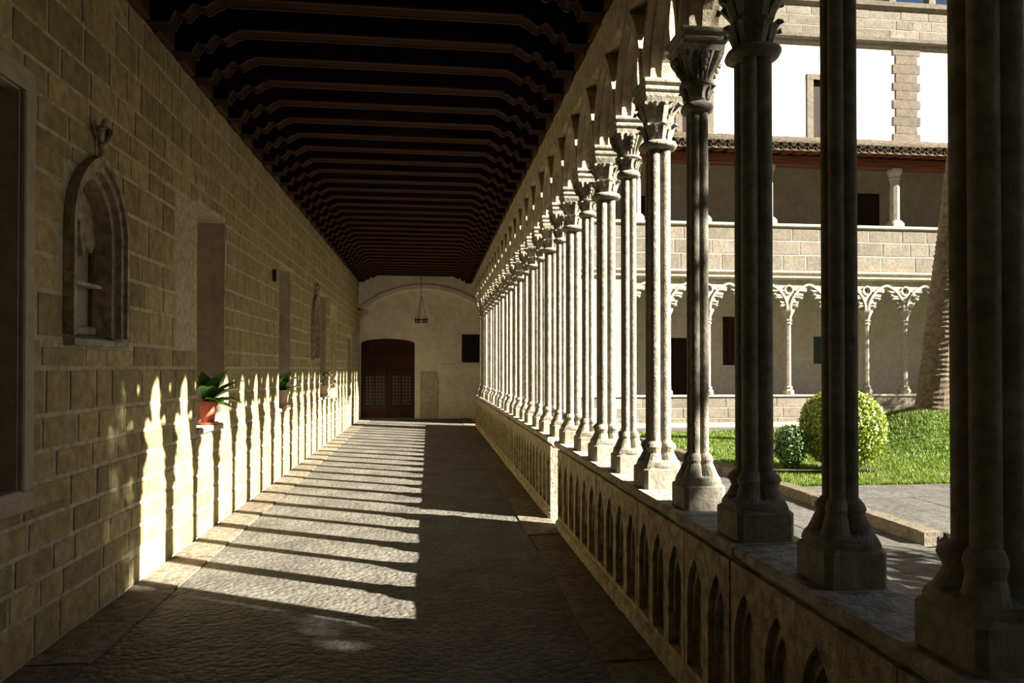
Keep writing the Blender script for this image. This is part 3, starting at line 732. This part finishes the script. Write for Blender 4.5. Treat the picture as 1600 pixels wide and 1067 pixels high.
# cornice and gallery parapet
cp_ = [(-.0, 4.25), (-.06, 4.27), (-.1, 4.30), (-.1, 4.34), (-.06, 4.36), (-.13, 4.42), (-.15, 4.45), (-.15, 4.49), (-.05, 4.52), (.3, 4.52), (.3, 4.25)]
MB().plate([(p[0], p[1]) for p in cp_], [], lambda u, v, d: (d, u, v), FX0, FX1).build('cornice', M['farcarve'], fw, fix=True)
MB().box(FX0, FX1, .012, .32, 4.5, 5.82).build('gallery_parapet_core', M['farmortar'], fw)
ashlar(fw, 'gb', M['farblock'], [4.52, 5.0, 5.42, 5.82], FX0, FX1, (.55, 1.15), [], (0, .013, 0), (1, 0, 0), (0, 0, 1), (0, -1, 0), .014, .028, 11, prefix='gallery_block', seed=21)
MB().cbox(FX0, FX1, -.07, .38, 5.82, 5.93, .03).build('gallery_coping', M['farcarve'], fw)
# gallery space
GY = 2.6
MB().box(FX0 - .4, FX1, GY, GY + .3, 4.6, 9.4).build('gallery_back_wall', M['galwall'], fw)
MB().box(FX0 - .4, FX1, .3, GY, 4.62, 4.75).build('gallery_floor', M['slab'], fw)
for (x, w, z0, z1) in ((12.1, 1.3, 5.2, 6.12), (9.3, 1.2, 5.2, 6.1), (16.8, 1.5, 5.2, 6.15), (14.9, 1.0, 5.2, 7.6), (7.4, 1.0, 5.2, 7.3)):
    go = MB().cbox(x - w / 2, x + w / 2, GY - .05, GY + .02, z0, z1, .02).build('gallery_shutter', M['doordark'], fw)
    MB().cbox(x - w / 2 + .1, x + w / 2 - .1, GY - .08, GY - .04, z0 + .1, z1 - .1, .02).build('shutter_panel', M['doordark'], go)
wp = MB().lathe([(.02, -.26), (.12, -.22), (.2, -.08), (.24, .1), (.2, .22), (.05, .26)], 12).build('wall_plaque', M['galwall'], fw); wp.location = (12.55, GY - .02, 6.95); wp.scale = (1, .25, 1)
# gallery pillars
def gal_pillar():
    t = empty('gallery_pillar')
    MB().loft([square(.20, 0, .03), square(.20, .10, .03), square(.15, .2, .05)]).build('base', M['farcarve'], t)
    MB().loft([ngon(.14, .18, 8), ngon(.14, 1.45, 8)]).build('shaft', M['farcarve'], t)
    MB().loft([ngon(.14, 1.44, 8), ngon(.17, 1.5, 8), ngon(.15, 1.54, 8), ngon(.22, 1.7, 8), ngon(.22, 1.78, 8)]).build('capital', M['farcarve'], t)
    return t
gp = gal_pillar(); first = True
names_g = ['farthest left', 'second from left', 'third from left', 'fourth from left', 'mostly hidden behind a near column', 'seen whole left of the palm trunk', 'hidden right of the palm trunk', 'rightmost']
for i, k in enumerate(range(-5, 3)):
    c = gp if first else copy_tree(gp); first = False
    c.location = (14.25 + 2.05 * k, YF + .15, 5.93)
    tag(c, 'octagonal stone pillar of the dark upper gallery, ' + names_g[i], 'pillar', 'upper gallery pillars')
# eave timbers and roof
MB().cbox(FX0 - .4, FX1, .0, .3, 7.70, 8.0, .02).build('eave_beam', M['redbeam'], fw)
me_rf = MB().cbox(-.05, .05, -.55, 2.6, 0, .1, .01).me('rafter', M['redbeam'])
x = FX0
while x < FX1:
    obj('rafter', me_rf, fw, (x, 0, 8.02), (math.radians(12), 0, 0)); x += .42
roof = struct(empty('roof', (0, YF - .62, 8.02)))
RS = math.atan2(1.28, 3.2)
RL = 3.45
MB().add([(FX0 - .4, 0, -.02), (FX1, 0, -.02), (FX1, 3.25, 1.28), (FX0 - .4, 3.25, 1.28), (FX0 - .4, 0, -.07), (FX1, 0, -.07), (FX1, 3.25, 1.2), (FX0 - .4, 3.25, 1.2)],
         [(0, 1, 2, 3), (7, 6, 5, 4), (0, 4, 5, 1), (1, 5, 6, 2), (2, 6, 7, 3), (3, 7, 4, 0)]).build('roof_deck', M['tile'], roof)
def tile_rings(r0, r1, l, up, th=.016, n=7):
    rings = []
    for t_, rad in ((0, r0), (1, r1)):
        o_ = [(rad * math.cos(PI * i / (n - 1)), t_ * l, (rad * math.sin(PI * i / (n - 1))) * up) for i in range(n)]
        i_ = [((rad - th) * math.cos(PI * i / (n - 1)), t_ * l, ((rad - th) * math.sin(PI * i / (n - 1))) * up) for i in reversed(range(n))]
        rings.append(o_ + i_)
    return rings
mt_over = MB().loft(tile_rings(.115, .09, .42, 1)).me('roof_tile', M['tile'], fix=True)
under = MB().loft(tile_rings(.11, .095, .40, -1)); 
mt_under = under.me('roof_tile', M['tile'], fix=True)
TP = .27; rows = 10; rest = MB(); cnt = 0
o_rings = tile_rings(.115, .09, .42, 1); nO = len(o_rings[0])
RMt = Matrix.Rotation(RS, 4, 'X')
tmp = MB().loft(o_rings)
cols = int((FX1 - 5.0) / TP)
for row in range(rows):
    for c in range(cols):
        x = 5.0 + c * TP + R.uniform(-.01, .01); d = row * .34
        p = RMt @ Vector((0, d, .055 + R.uniform(0, .012))); rotx = RS + math.radians(2.5)
        if row == 0:
            obj('roof_tile', mt_over, roof, (x, p.y + R.uniform(-.02, .02), p.z), (rotx, R.uniform(-.03, .03), R.uniform(-.04, .04)))
            pu = RMt @ Vector((0, -.03, .06)); obj('roof_tile', mt_under, roof, (x + TP / 2, pu.y, pu.z), (RS, 0, 0))
        elif row == 1 or (row in (2, 3)):
            obj('roof_tile', mt_over, roof, (x, p.y, p.z), (rotx, 0, R.uniform(-.03, .03)))
        else:
            mm_ = Matrix.Translation((x, p.y, p.z)) @ Matrix.Rotation(R.uniform(-.04, .04), 4, 'Z') @ Matrix.Rotation(rotx, 4, 'X')
            rest.add([mm_ @ Vector(v) for v in tmp.V], tmp.F)
tag(rest.build('upper_roof_tiles', M['tile'], roof), kind='stuff')
# white wall above, quoins, shuttered windows, ashlar frieze
up = empty('wall_upper_white', (0, YF + GY + .01, 0)); struct(up)
WOP = [(13.0, 14.02, 9.0, 11.45), (8.35, 9.25, 9.0, 11.35)]
uw = MB()
for (a, b, c, d) in subtract([(FX0 - 6, FX1 + 4, 8.6, 12.75)], WOP): uw.box(a, b, 0, .4, c, d)
uw.build('white_render', M['white'], up)
for (a, b, c, d) in WOP:
    f = MB(); f.cbox(b - .02, b + .22, -.03, .2, c, d + .02, .01); f.cbox(a - .22, a + .02, -.03, .2, c, d + .02, .01); f.cbox(a - .22, b + .22, -.035, .2, d, d + .2, .01)
    fo = f.build('window_surround', M['farblock'], up)
    MB().box(a, b, .12, .16, c, d).build('window_shutter', M['doordark'], fo)
qz = 9.1; q = 0
me_q = MB().cbox(-.5, .5, -.5, .5, -.5, .5, .01).me('quoin_stone', M['quoin'])
while qz < 12.7:
    h = .30 + R.uniform(-.03, .03); wq = .80 if q % 2 == 0 else 1.02
    obj('quoin_stone', me_q, up, (16.45, .0, qz + h / 2), (0, 0, 0), (wq, .06, h - .012)); qz += h; q += 1
MB().plate([(-.0, 12.62), (-.08, 12.70), (-.12, 12.78), (-.2, 12.84), (-.22, 12.95), (-.05, 13.0), (.4, 13.0), (.4, 12.62)], [], lambda u, v, d: (d, u, v), FX0 - 6, FX1 + 4).build('lower_cornice', M['farblock'], up, fix=True)
MB().box(FX0 - 6, FX1 + 4, .012, .4, 12.98, 14.0).build('frieze_core', M['farmortar'], up)
ashlar(up, 'uf', M['farblock'], [13.0, 13.34, 13.68, 14.0], FX0 - 2, FX1 + 4, (.6, 1.3), [], (0, .013, 0), (1, 0, 0), (0, 0, 1), (0, -1, 0), .014, .022, 14, prefix='frieze_block', seed=31)
MB().plate([(-.0, 14.0), (-.12, 14.1), (-.16, 14.24), (.4, 14.24), (.4, 14.0)], [], lambda u, v, d: (d, u, v), FX0 - 6, FX1 + 4).build('upper_moulding', M['farblock'], up, fix=True)
# open loggia at the very top, only its feet in view
for k in range(9):
    MB().loft([square(.2, 14.24, .02), square(.2, 14.3, .02), square(.14, 14.35, .02), square(.14, 16.2, .02)]).build('loggia_post', M['farblock'], up, loc=(7 + 1.5 * k, .2, 0))
MB().box(FX0 - 6, FX1 + 4, 0, .4, 16.1, 16.8).build('loggia_lintel', M['white'], up)

# ------------------------------------------------------------------ courtyard
court = struct(MB().box(XR + .1, 26, -8.2, YF + .1, -.6, -.14).build('ground_courtyard', M['court']))
me_pv = MB().cbox(-.5, .5, -.5, .5, 0, 1, .012).me('paving_slab', M['court'])
# path beside the arcade
rp = random.Random(3); x = 1.62
for (xa, xb) in ((1.62, 2.4), (2.4, 3.15), (3.15, 3.95), (3.95, 4.72)):
    y = -3.0
    while y < YF - .1:
        l = rp.uniform(.7, 1.3)
        obj('paving_slab', me_pv, court, ((xa + xb) / 2, y + l / 2, -.16), (0, 0, 0), (xb - xa - .015, l - .018, .05 + rp.uniform(0, .008))); y += l
# raised slab platform
RZ = .0
plat = MB().box(4.9, 24, 6.3, 9.0, -.16, RZ - .03).build('platform_bed', M['court'], court)
y = 6.32
for (ya, yb) in ((6.32, 7.2), (7.2, 8.1), (8.1, 8.98)):
    x = 4.96
    while x < 15:
        l = rp.uniform(.8, 1.5)
        obj('paving_slab', me_pv, court, (x + l / 2, (ya + yb) / 2, RZ - .04), (0, 0, 0), (l - .014, yb - ya - .014, .042 + rp.uniform(0, .006))); x += l
me_k = MB().cbox(-.5, .5, -.5, .5, -.5, .5, .05).me('kerb_stone', M['kerb'])
y = 6.3
while y < 17.3:
    l = rp.uniform(.8, 1.3); obj('kerb_stone', me_k, court, (4.85 + rp.uniform(-.008, .008), y + l / 2, -.06), (0, 0, rp.uniform(-.01, .01)), (.22, l - .02, .15 if y < 8.8 else .13)); y += l
x = 4.98
while x < 9:
    l = rp.uniform(.8, 1.3); obj('kerb_stone', me_k, court, (x + l / 2, 6.33, -.06), (0, 0, 0), (l - .02, .18, .13)); x += l
MB().box(5.2, 24, -3, 5.95, -.16, RZ - .03).build('near_platform', M['court'], court)
x = 5.2
while x < 9:
    l = rp.uniform(.8, 1.3); obj('kerb_stone', me_k, court, (x + l / 2, 5.93, -.05), (0, 0, 0), (l - .02, .2, .17)); x += l
tag(MB().cbox(5.0, 6.6, 6.02, 6.2, -.15, -.125, .005).build('drain_grate', M['iron']), 'dark iron drain strip between two raised paving edges', 'drain')
# lawn: gently rolling turf with a mound at the palm
PX, PY = 9.95, 12.94
def lawn_z(x, y):
    d2 = ((x - PX) / 1.55) ** 2 + ((y - PY) / 1.55) ** 2
    return .0 + .78 * math.exp(-d2 ** 1.3 * .9) + .03 * math.sin(x * 1.3) * math.cos(y * .9)
LX0, LX1, LY0, LY1 = 4.97, 21.0, 9.03, 17.1
nx, ny = 90, 60
V = [(LX0 + (LX1 - LX0) * i / nx, LY0 + (LY1 - LY0) * j / ny, 0) for j in range(ny + 1) for i in range(nx + 1)]
V = [(x, y, lawn_z(x, y) - .005) for x, y, _ in V]
Fq = [(j * (nx + 1) + i, j * (nx + 1) + i + 1, (j + 1) * (nx + 1) + i + 1, (j + 1) * (nx + 1) + i) for j in range(ny) for i in range(nx)]
turf = struct(obj('ground_lawn', mesh('ground_lawn', V, Fq, M['lawn'], True)))
rg = random.Random(9); gv = []; gf = []
for i in range(90000):
    if i < 60000: x = rg.uniform(LX0, 12.8)
    else: x = rg.uniform(LX0, 18)
    y = LY0 + (LY1 - LY0) * rg.random() ** 1.4; z = lawn_z(x, y); a = rg.uniform(0, PI); h = rg.uniform(.03, .065); w = .009 + .004 * (y - LY0) / 4
    dx, dy = math.cos(a) * w, math.sin(a) * w; lx, ly = rg.uniform(-.03, .03), rg.uniform(-.03, .03); n = len(gv)
    gv += [(x - dx, y - dy, z - .01), (x + dx, y + dy, z - .01), (x + lx, y + ly, z + h)]; gf.append((n, n + 1, n + 2))
tag(obj('lawn_grass', mesh('lawn_grass', gv, gf, M['grass'])), 'bright green mown grass covering the courtyard lawn and mound', 'grass', kind='stuff')
tag(MB().add([(6.0 + 1.0 * math.cos(2 * PI * i / 20) * (1 + .15 * math.sin(5 * i)), 10.2 + .16 * math.sin(2 * PI * i / 20), .055) for i in range(20)] + [(6.0, 10.2, .07)], [(i, (i + 1) % 20, 20) for i in range(20)]).build('soil_bed', M['soil']), 'thin strip of bare dark soil under the clipped bushes', 'soil')

def leaf_cloud(rng, n, centre, rad, size, power=2.0, shell=(.82, 1.0), tilt=.9):
    """leaf quads spread over the outer shell of a (super)ellipsoid"""
    Vv, Ff = [], []
    for i in range(n):
        while True:
            d = Vector((rng.gauss(0, 1), rng.gauss(0, 1), rng.gauss(0, 1))).normalized()
            k = (abs(d.x) ** power + abs(d.y) ** power + abs(d.z) ** power) ** (-1 / power)
            break
        s = rng.uniform(*shell) * k
        p = Vector(centre) + Vector((d.x * rad[0] * s, d.y * rad[1] * s, d.z * rad[2] * s))
        nrm = (d + Vector((rng.uniform(-1, 1), rng.uniform(-1, 1), rng.uniform(-1, 1))) * tilt).normalized()
        a = nrm.orthogonal().normalized(); a = (Matrix.Rotation(rng.uniform(0, 6.28), 3, nrm) @ a); b = nrm.cross(a); L_ = size * rng.uniform(.7, 1.3); W_ = L_ * .5; m0 = len(Vv)
        Vv += [p - a * L_ * .5, p + b * W_ * .5 + nrm * L_ * .06, p + a * L_ * .5, p - b * W_ * .5 + nrm * L_ * .06]; Ff += [(m0, m0 + 1, m0 + 2), (m0, m0 + 2, m0 + 3)]
    return Vv, Ff
def blob(rad, c, n=16, m=10, power=2.0):
    mb = MB(); rings = []
    for j in range(m + 1):
        th = PI * (j + .02) / (m + .04); r_ = []
        for i in range(n):
            d = Vector((math.sin(th) * math.cos(2 * PI * i / n), math.sin(th) * math.sin(2 * PI * i / n), -math.cos(th)))
            k = (abs(d.x) ** power + abs(d.y) ** power + abs(d.z) ** power) ** (-1 / power)
            r_.append((c[0] + d.x * k * rad[0], c[1] + d.y * k * rad[1], c[2] + d.z * k * rad[2]))
        rings.append(r_)
    return mb.loft(rings)
rb_ = random.Random(12)
bush = empty('topiary_bush', (6.42, 10.36, .0))
MB().tube([(0, 0, -.05), (.01, 0, .15), (0, .01, .45)], .045, 8).build('stem', M['bark'], bush)
blob((.53, .53, .53), (0, 0, .66), 20, 12).build('inner_mass', M['darkbush'], bush, smooth=True)
v_, f_ = leaf_cloud(rb_, 9000, (0, 0, .66), (.62, .62, .62), .065, 2.2, (.86, 1.0))
tag(obj('foliage', mesh('foliage', v_, f_, M['topiary']), bush), kind='stuff')
tag(bush, 'large clipped ball-shaped green bush on the lawn', 'bush')
bush2 = empty('small_shrub', (5.52, 10.28, .0))
for k in range(5): MB().tube([(rb_.uniform(-.03, .03), rb_.uniform(-.03, .03), -.05), (rb_.uniform(-.06, .06), rb_.uniform(-.06, .06), .18), (rb_.uniform(-.14, .14), rb_.uniform(-.14, .14), .5)], [.02, .015, .006], 6).build('stem', M['bark'], bush2)
blob((.15, .15, .22), (0, 0, .40), 12, 8).build('inner_mass', M['darkbush'], bush2, smooth=True)
v_, f_ = leaf_cloud(rb_, 2600, (0, 0, .42), (.235, .235, .30), .055, 2.4, (.55, 1.05))
v2, f2 = leaf_cloud(rb_, 700, (0, 0, .18), (.14, .14, .16), .05, 2.0, (.5, 1.05)); n0 = len(v_)
tag(obj('foliage', mesh('foliage', v_ + v2, f_ + [tuple(i + n0 for i in f) for f in f2], M['darkbush']), bush2), kind='stuff')
tag(bush2, 'small dark shrub standing left of the round clipped bush', 'bush')

# palm: ringed leaning trunk and crown of fronds above the frame
palm = empty('palm_tree', (PX, PY, .70))
rings = []; nseg = 24; nr = 210; Hh = 11.0
rpalm = random.Random(4)
cx_at = lambda t: 1.05 * t ** 1.25 * 1.0
for j in range(nr + 1):
    t = j / nr; z = Hh * t; cx = 1.35 * t + .25 * t * t
    r0 = (.36 if t < .0 else .345) - .075 * min(1, t * 2.5) + .10 * math.exp(-t * 40)
    ph = j % 2; ring = []
    for i in range(nseg):
        a = 2 * PI * i / nseg
        zig = .5 + .5 * math.sin(12 * a + (j // 2 % 2) * PI)
        rr3 = r0 + (.014 if ph else -.008) * (.4 + zig * .8) + rpalm.uniform(-.007, .007)
        ring.append((cx + rr3 * math.cos(a), .15 * t + rr3 * math.sin(a), z - .25 + .02 * math.sin(3 * a + j * .4)))
    rings.append(ring)
MB().loft(rings).build('trunk', M['palm'], palm)
def frond(mb, base, az, el, L_):
    pts = []; p = Vector(base); e = el
    for i in range(13):
        pts.append(p.copy()); p = p + Vector((math.cos(az) * math.cos(e), math.sin(az) * math.cos(e), math.sin(e))) * (L_ / 12); e -= .11
    mb.tube(pts, [.03 - .002 * i for i in range(13)], 5)
    side = Vector((-math.sin(az), math.cos(az), 0))
    for i in range(1, 13):
        for s in (-1, 1):
            for q in (0, .5):
                a = pts[i - 1].lerp(pts[i], q); l2 = .55 * math.sin(PI * min(1, (i + q) / 13)) + .1; d = (pts[i] - pts[i - 1]).normalized()
                tip = a + (side * s * .8 + d * .6 + Vector((0, 0, -.15))).normalized() * l2
                n = len(mb.V); mb.V += [tuple(a - d * .02), tuple(a + d * .02), tuple(tip)]; mb.F.append((n, n + 1, n + 2))
for k in range(26):
    mb = MB(); frond(mb, (1.6, .15, Hh - .3), k * 2.4, .45 + .95 * (k / 26), 2.6); mb.build('frond', M['frond'], palm)
tag(palm, 'leaning palm with a ringed rough trunk on the grassy mound', 'palm tree')

# shade trees outside the frame
def shade_tree(loc, zc, rad, n, label, size=.2, seed=5, power=4.0, core=.86):
    rt = random.Random(seed); t = empty('shade_tree', loc)
    MB().tube([(0, 0, -.3), (.05, .02, zc * .4), (-.04, .03, zc - rad[2] * .6), (0, 0, zc)], [.22, .18, .16, .08], 10).build('trunk', M['bark'], t)
    for k in range(6):
        a = k * PI / 3; MB().tube([(0, 0, zc - rad[2] * .75), (rad[0] * .35 * math.cos(a), rad[1] * .35 * math.sin(a), zc - rad[2] * .3), (rad[0] * .7 * math.cos(a), rad[1] * .7 * math.sin(a), zc + rad[2] * .2)], [.09, .06, .02], 7).build('branch', M['bark'], t)
    blob((rad[0] * core, rad[1] * core, rad[2] * core), (0, 0, zc), 20, 12, power).build('inner_mass', M['tree'], t)
    v_, f_ = leaf_cloud(rt, n, (0, 0, zc), rad, size, power, (.80, 1.02))
    tag(obj('foliage', mesh('foliage', v_, f_, M['tree']), t), kind='stuff')
    return tag(t, label, 'tree')
ux, uy = SUN_SLOPE / hn, 1 / hn; dx_, dy_ = 1 / hn, -SUN_SLOPE / hn
def at_ud(u, d): return (dx_ * d + ux * u, dy_ * d + uy * u)
px_, py_ = at_ud(.73, 8.5)
t1 = shade_tree((px_, py_, -.14), 7.5, (3.05, 3.05, 2.5), 14000, 'big dense evergreen whose shade falls on the foreground, out of frame', .22, 5, 3.2)
t1.rotation_euler = (0, 0, math.atan2(dy_, dx_))
px_, py_ = at_ud(25.6, 10.5)
t2 = shade_tree((px_, py_, -.14), 6.3, (2.5, 2.5, 1.15), 2600, 'small evergreen shading the far arcade, beyond the right edge', .2, 6, 2.4, .5)

px_, py_ = at_ud(6.85, 6.0)
t3 = shade_tree((px_, py_, -.14), 2.75, (.75, .75, .6), 420, 'small leafy orange tree dappling the path, beyond the right edge', .22, 7, 2.0, .35)
# ------------------------------------------------------------------ potted plants on the sills
def pot(t, r, h, mat, saucer=True):
    MB().lathe([(r * .68, .012), (r * .72, .02), (r * .95, h * .80), (r * 1.08, h * .80), (r * 1.1, h), (r * .98, h), (r * .9, h * .9), (.001, h * .88)], 20).build('pot', mat, t, smooth=False)
    if saucer: MB().lathe([(r * 1.05, 0), (r * 1.25, .022), (r * 1.2, .024), (r * .9, .012), (.001, .012)], 20).build('saucer', mat, t)
    MB().lathe([(r * .9, h * .86), (r * .88, h * .9), (.001, h * .91)], 14).build('soil', M['soil'], t)
def blade(mb, base, az, L_, W_, el0, bend, fold=.18, n=9):
    p = Vector(base); e = el0; side = Vector((-math.sin(az), math.cos(az), 0)); Vv = []
    for i in range(n + 1):
        t = i / n; w = W_ * math.sin(PI * min(1, (t * .92 + .08)) ** .8) * (1 if t < 1 else .05)
        if t < .18: w = max(w * (t / .18) ** .6, .006)
        up = Vector((math.cos(az) * -math.sin(e), math.sin(az) * -math.sin(e), math.cos(e)))
        Vv += [p - side * w * .5 + up * w * fold, p.copy(), p + side * w * .5 + up * w * fold]
        p = p + Vector((math.cos(az) * math.cos(e), math.sin(az) * math.cos(e), math.sin(e))) * (L_ / n); e -= bend / n
    b0 = len(mb.V); mb.V += [tuple(v) for v in Vv]
    for i in range(n):
        for k in (0, 1): mb.F.append((b0 + i * 3 + k, b0 + i * 3 + k + 1, b0 + i * 3 + k + 4, b0 + i * 3 + k + 3))
pl = empty('potted_plant', (XL - .07, 7.42, 1.032))
pot(pl, .085, .235, M['terracotta'])
for (az, L_, W_, el, bend, yel) in ((-.5, .40, .14, 1.25, .7, 0), (.15, .44, .13, .95, .9, 0), (.9, .40, .12, 1.25, .6, 0), (-1.3, .36, .13, 1.0, 1.1, 0), (2.2, .36, .12, 1.3, .5, 0), (-.1, .34, .12, .35, .8, 0), (.5, .36, .13, .75, .8, 0), (-.8, .30, .11, .5, 1.2, 0), (1.5, .32, .11, .8, 1.0, 1), (3.0, .3, .1, 1.35, .3, 0), (.05, .26, .10, .0, .6, 0)):
    mb = MB(); blade(mb, (.01 * math.cos(az), .01 * math.sin(az), .21), az, L_ * 1.05, W_ * 1.45, el, bend); mb.build('leaf', M['leafbig'], pl, smooth=True)
tag(pl, 'broad-leaved plant in red terracotta pot on the first recess sill', 'potted plant', 'potted plants on the sills')
pl = empty('potted_plant', (XL - .05, 10.84, 1.012))
pot(pl, .12, .26, M['paleclay'])
for (az, L_, W_, el, bend) in ((.3, .42, .12, .95, .7), (-.6, .40, .12, 1.2, .6), (1.2, .4, .12, 1.15, .6), (.0, .36, .12, .5, .8), (2.4, .34, .1, 1.3, .4), (-1.4, .34, .11, .9, .9), (.7, .30, .1, .2, .7)):
    mb = MB(); blade(mb, (0, 0, .235), az, L_, W_ * 1.45, el, bend); mb.build('leaf', M['leafbig'], pl, smooth=True)
tag(pl, 'leafy green plant in a pale pot on the second recess sill', 'potted plant', 'potted plants on the sills')
pl = empty('potted_plant', (XL - .02, 14.72, 1.012))
pot(pl, .13, .24, M['paleclay'])
rq = random.Random(8)
for k in range(14):
    az = rq.uniform(0, 6.28); e = rq.uniform(.1, 1.3); L_ = rq.uniform(.18, .36)
    tip = (math.cos(az) * math.cos(e) * L_, math.sin(az) * math.cos(e) * L_, .22 + math.sin(e) * L_)
    mb = MB(); mb.tube([(0, 0, .21), tuple(x * .6 + (.06 if i == 2 else 0) for i, x in enumerate(tip)), tip], .006, 5)
    for q in range(7):
        blade(mb, tip, rq.uniform(0, 6.28), .1, .07, rq.uniform(-.3, 1.2), .6, n=4)
    mb.build('sprig', M['leafgrey'], pl)
tag(pl, 'bushy small-leaved plant spilling over the third recess sill', 'potted plant', 'potted plants on the sills')

# ------------------------------------------------------------------ hanging iron chandelier
CHX, CHY = -.24, 20.6
ch = empty('chandelier', (CHX, CHY, 2.95))
rg_ = .15
MB().tube([(rg_ * math.cos(2 * PI * i / 24), rg_ * math.sin(2 * PI * i / 24), .05) for i in range(25)], .011, 6).build('ring', M['iron'], ch)
MB().tube([(rg_ * math.cos(2 * PI * i / 24), rg_ * math.sin(2 * PI * i / 24), -.02) for i in range(25)], .008, 6).build('ring', M['iron'], ch)
for k in range(6):
    a = k * PI / 3; c, s = math.cos(a), math.sin(a)
    h_ = MB().lathe([(.012, -.05), (.02, .03), (.034, .075), (.03, .085), (.012, .085)], 8).build('candle_holder', M['iron'], ch, loc=(rg_ * c * 1.05, rg_ * s * 1.05, 0))
    MB().lathe([(.012, .08), (.012, .16), (.004, .165)], 8).build('candle', M['candle'], h_)
for k in range(3):
    a = k * 2 * PI / 3 + .3
    MB().tube([(rg_ * math.cos(a), rg_ * math.sin(a), .05), (.045 * math.cos(a), .045 * math.sin(a), .6), (0, 0, .72)], .0065, 5).build('hanging_rod', M['iron'], ch)
lk = MB()
for k in range(21):
    z = .70 + k * .05; a = (k % 2) * PI / 2
    lk.tube([(math.cos(a) * .013 * math.cos(2 * PI * i / 8), math.sin(a) * .013 * math.cos(2 * PI * i / 8), z + .03 * math.sin(2 * PI * i / 8) + .03) for i in range(9)], .005, 5)
lk.build('chain', M['iron'], ch)
tag(ch, 'small round iron chandelier hanging on a chain before the end wall', 'chandelier')
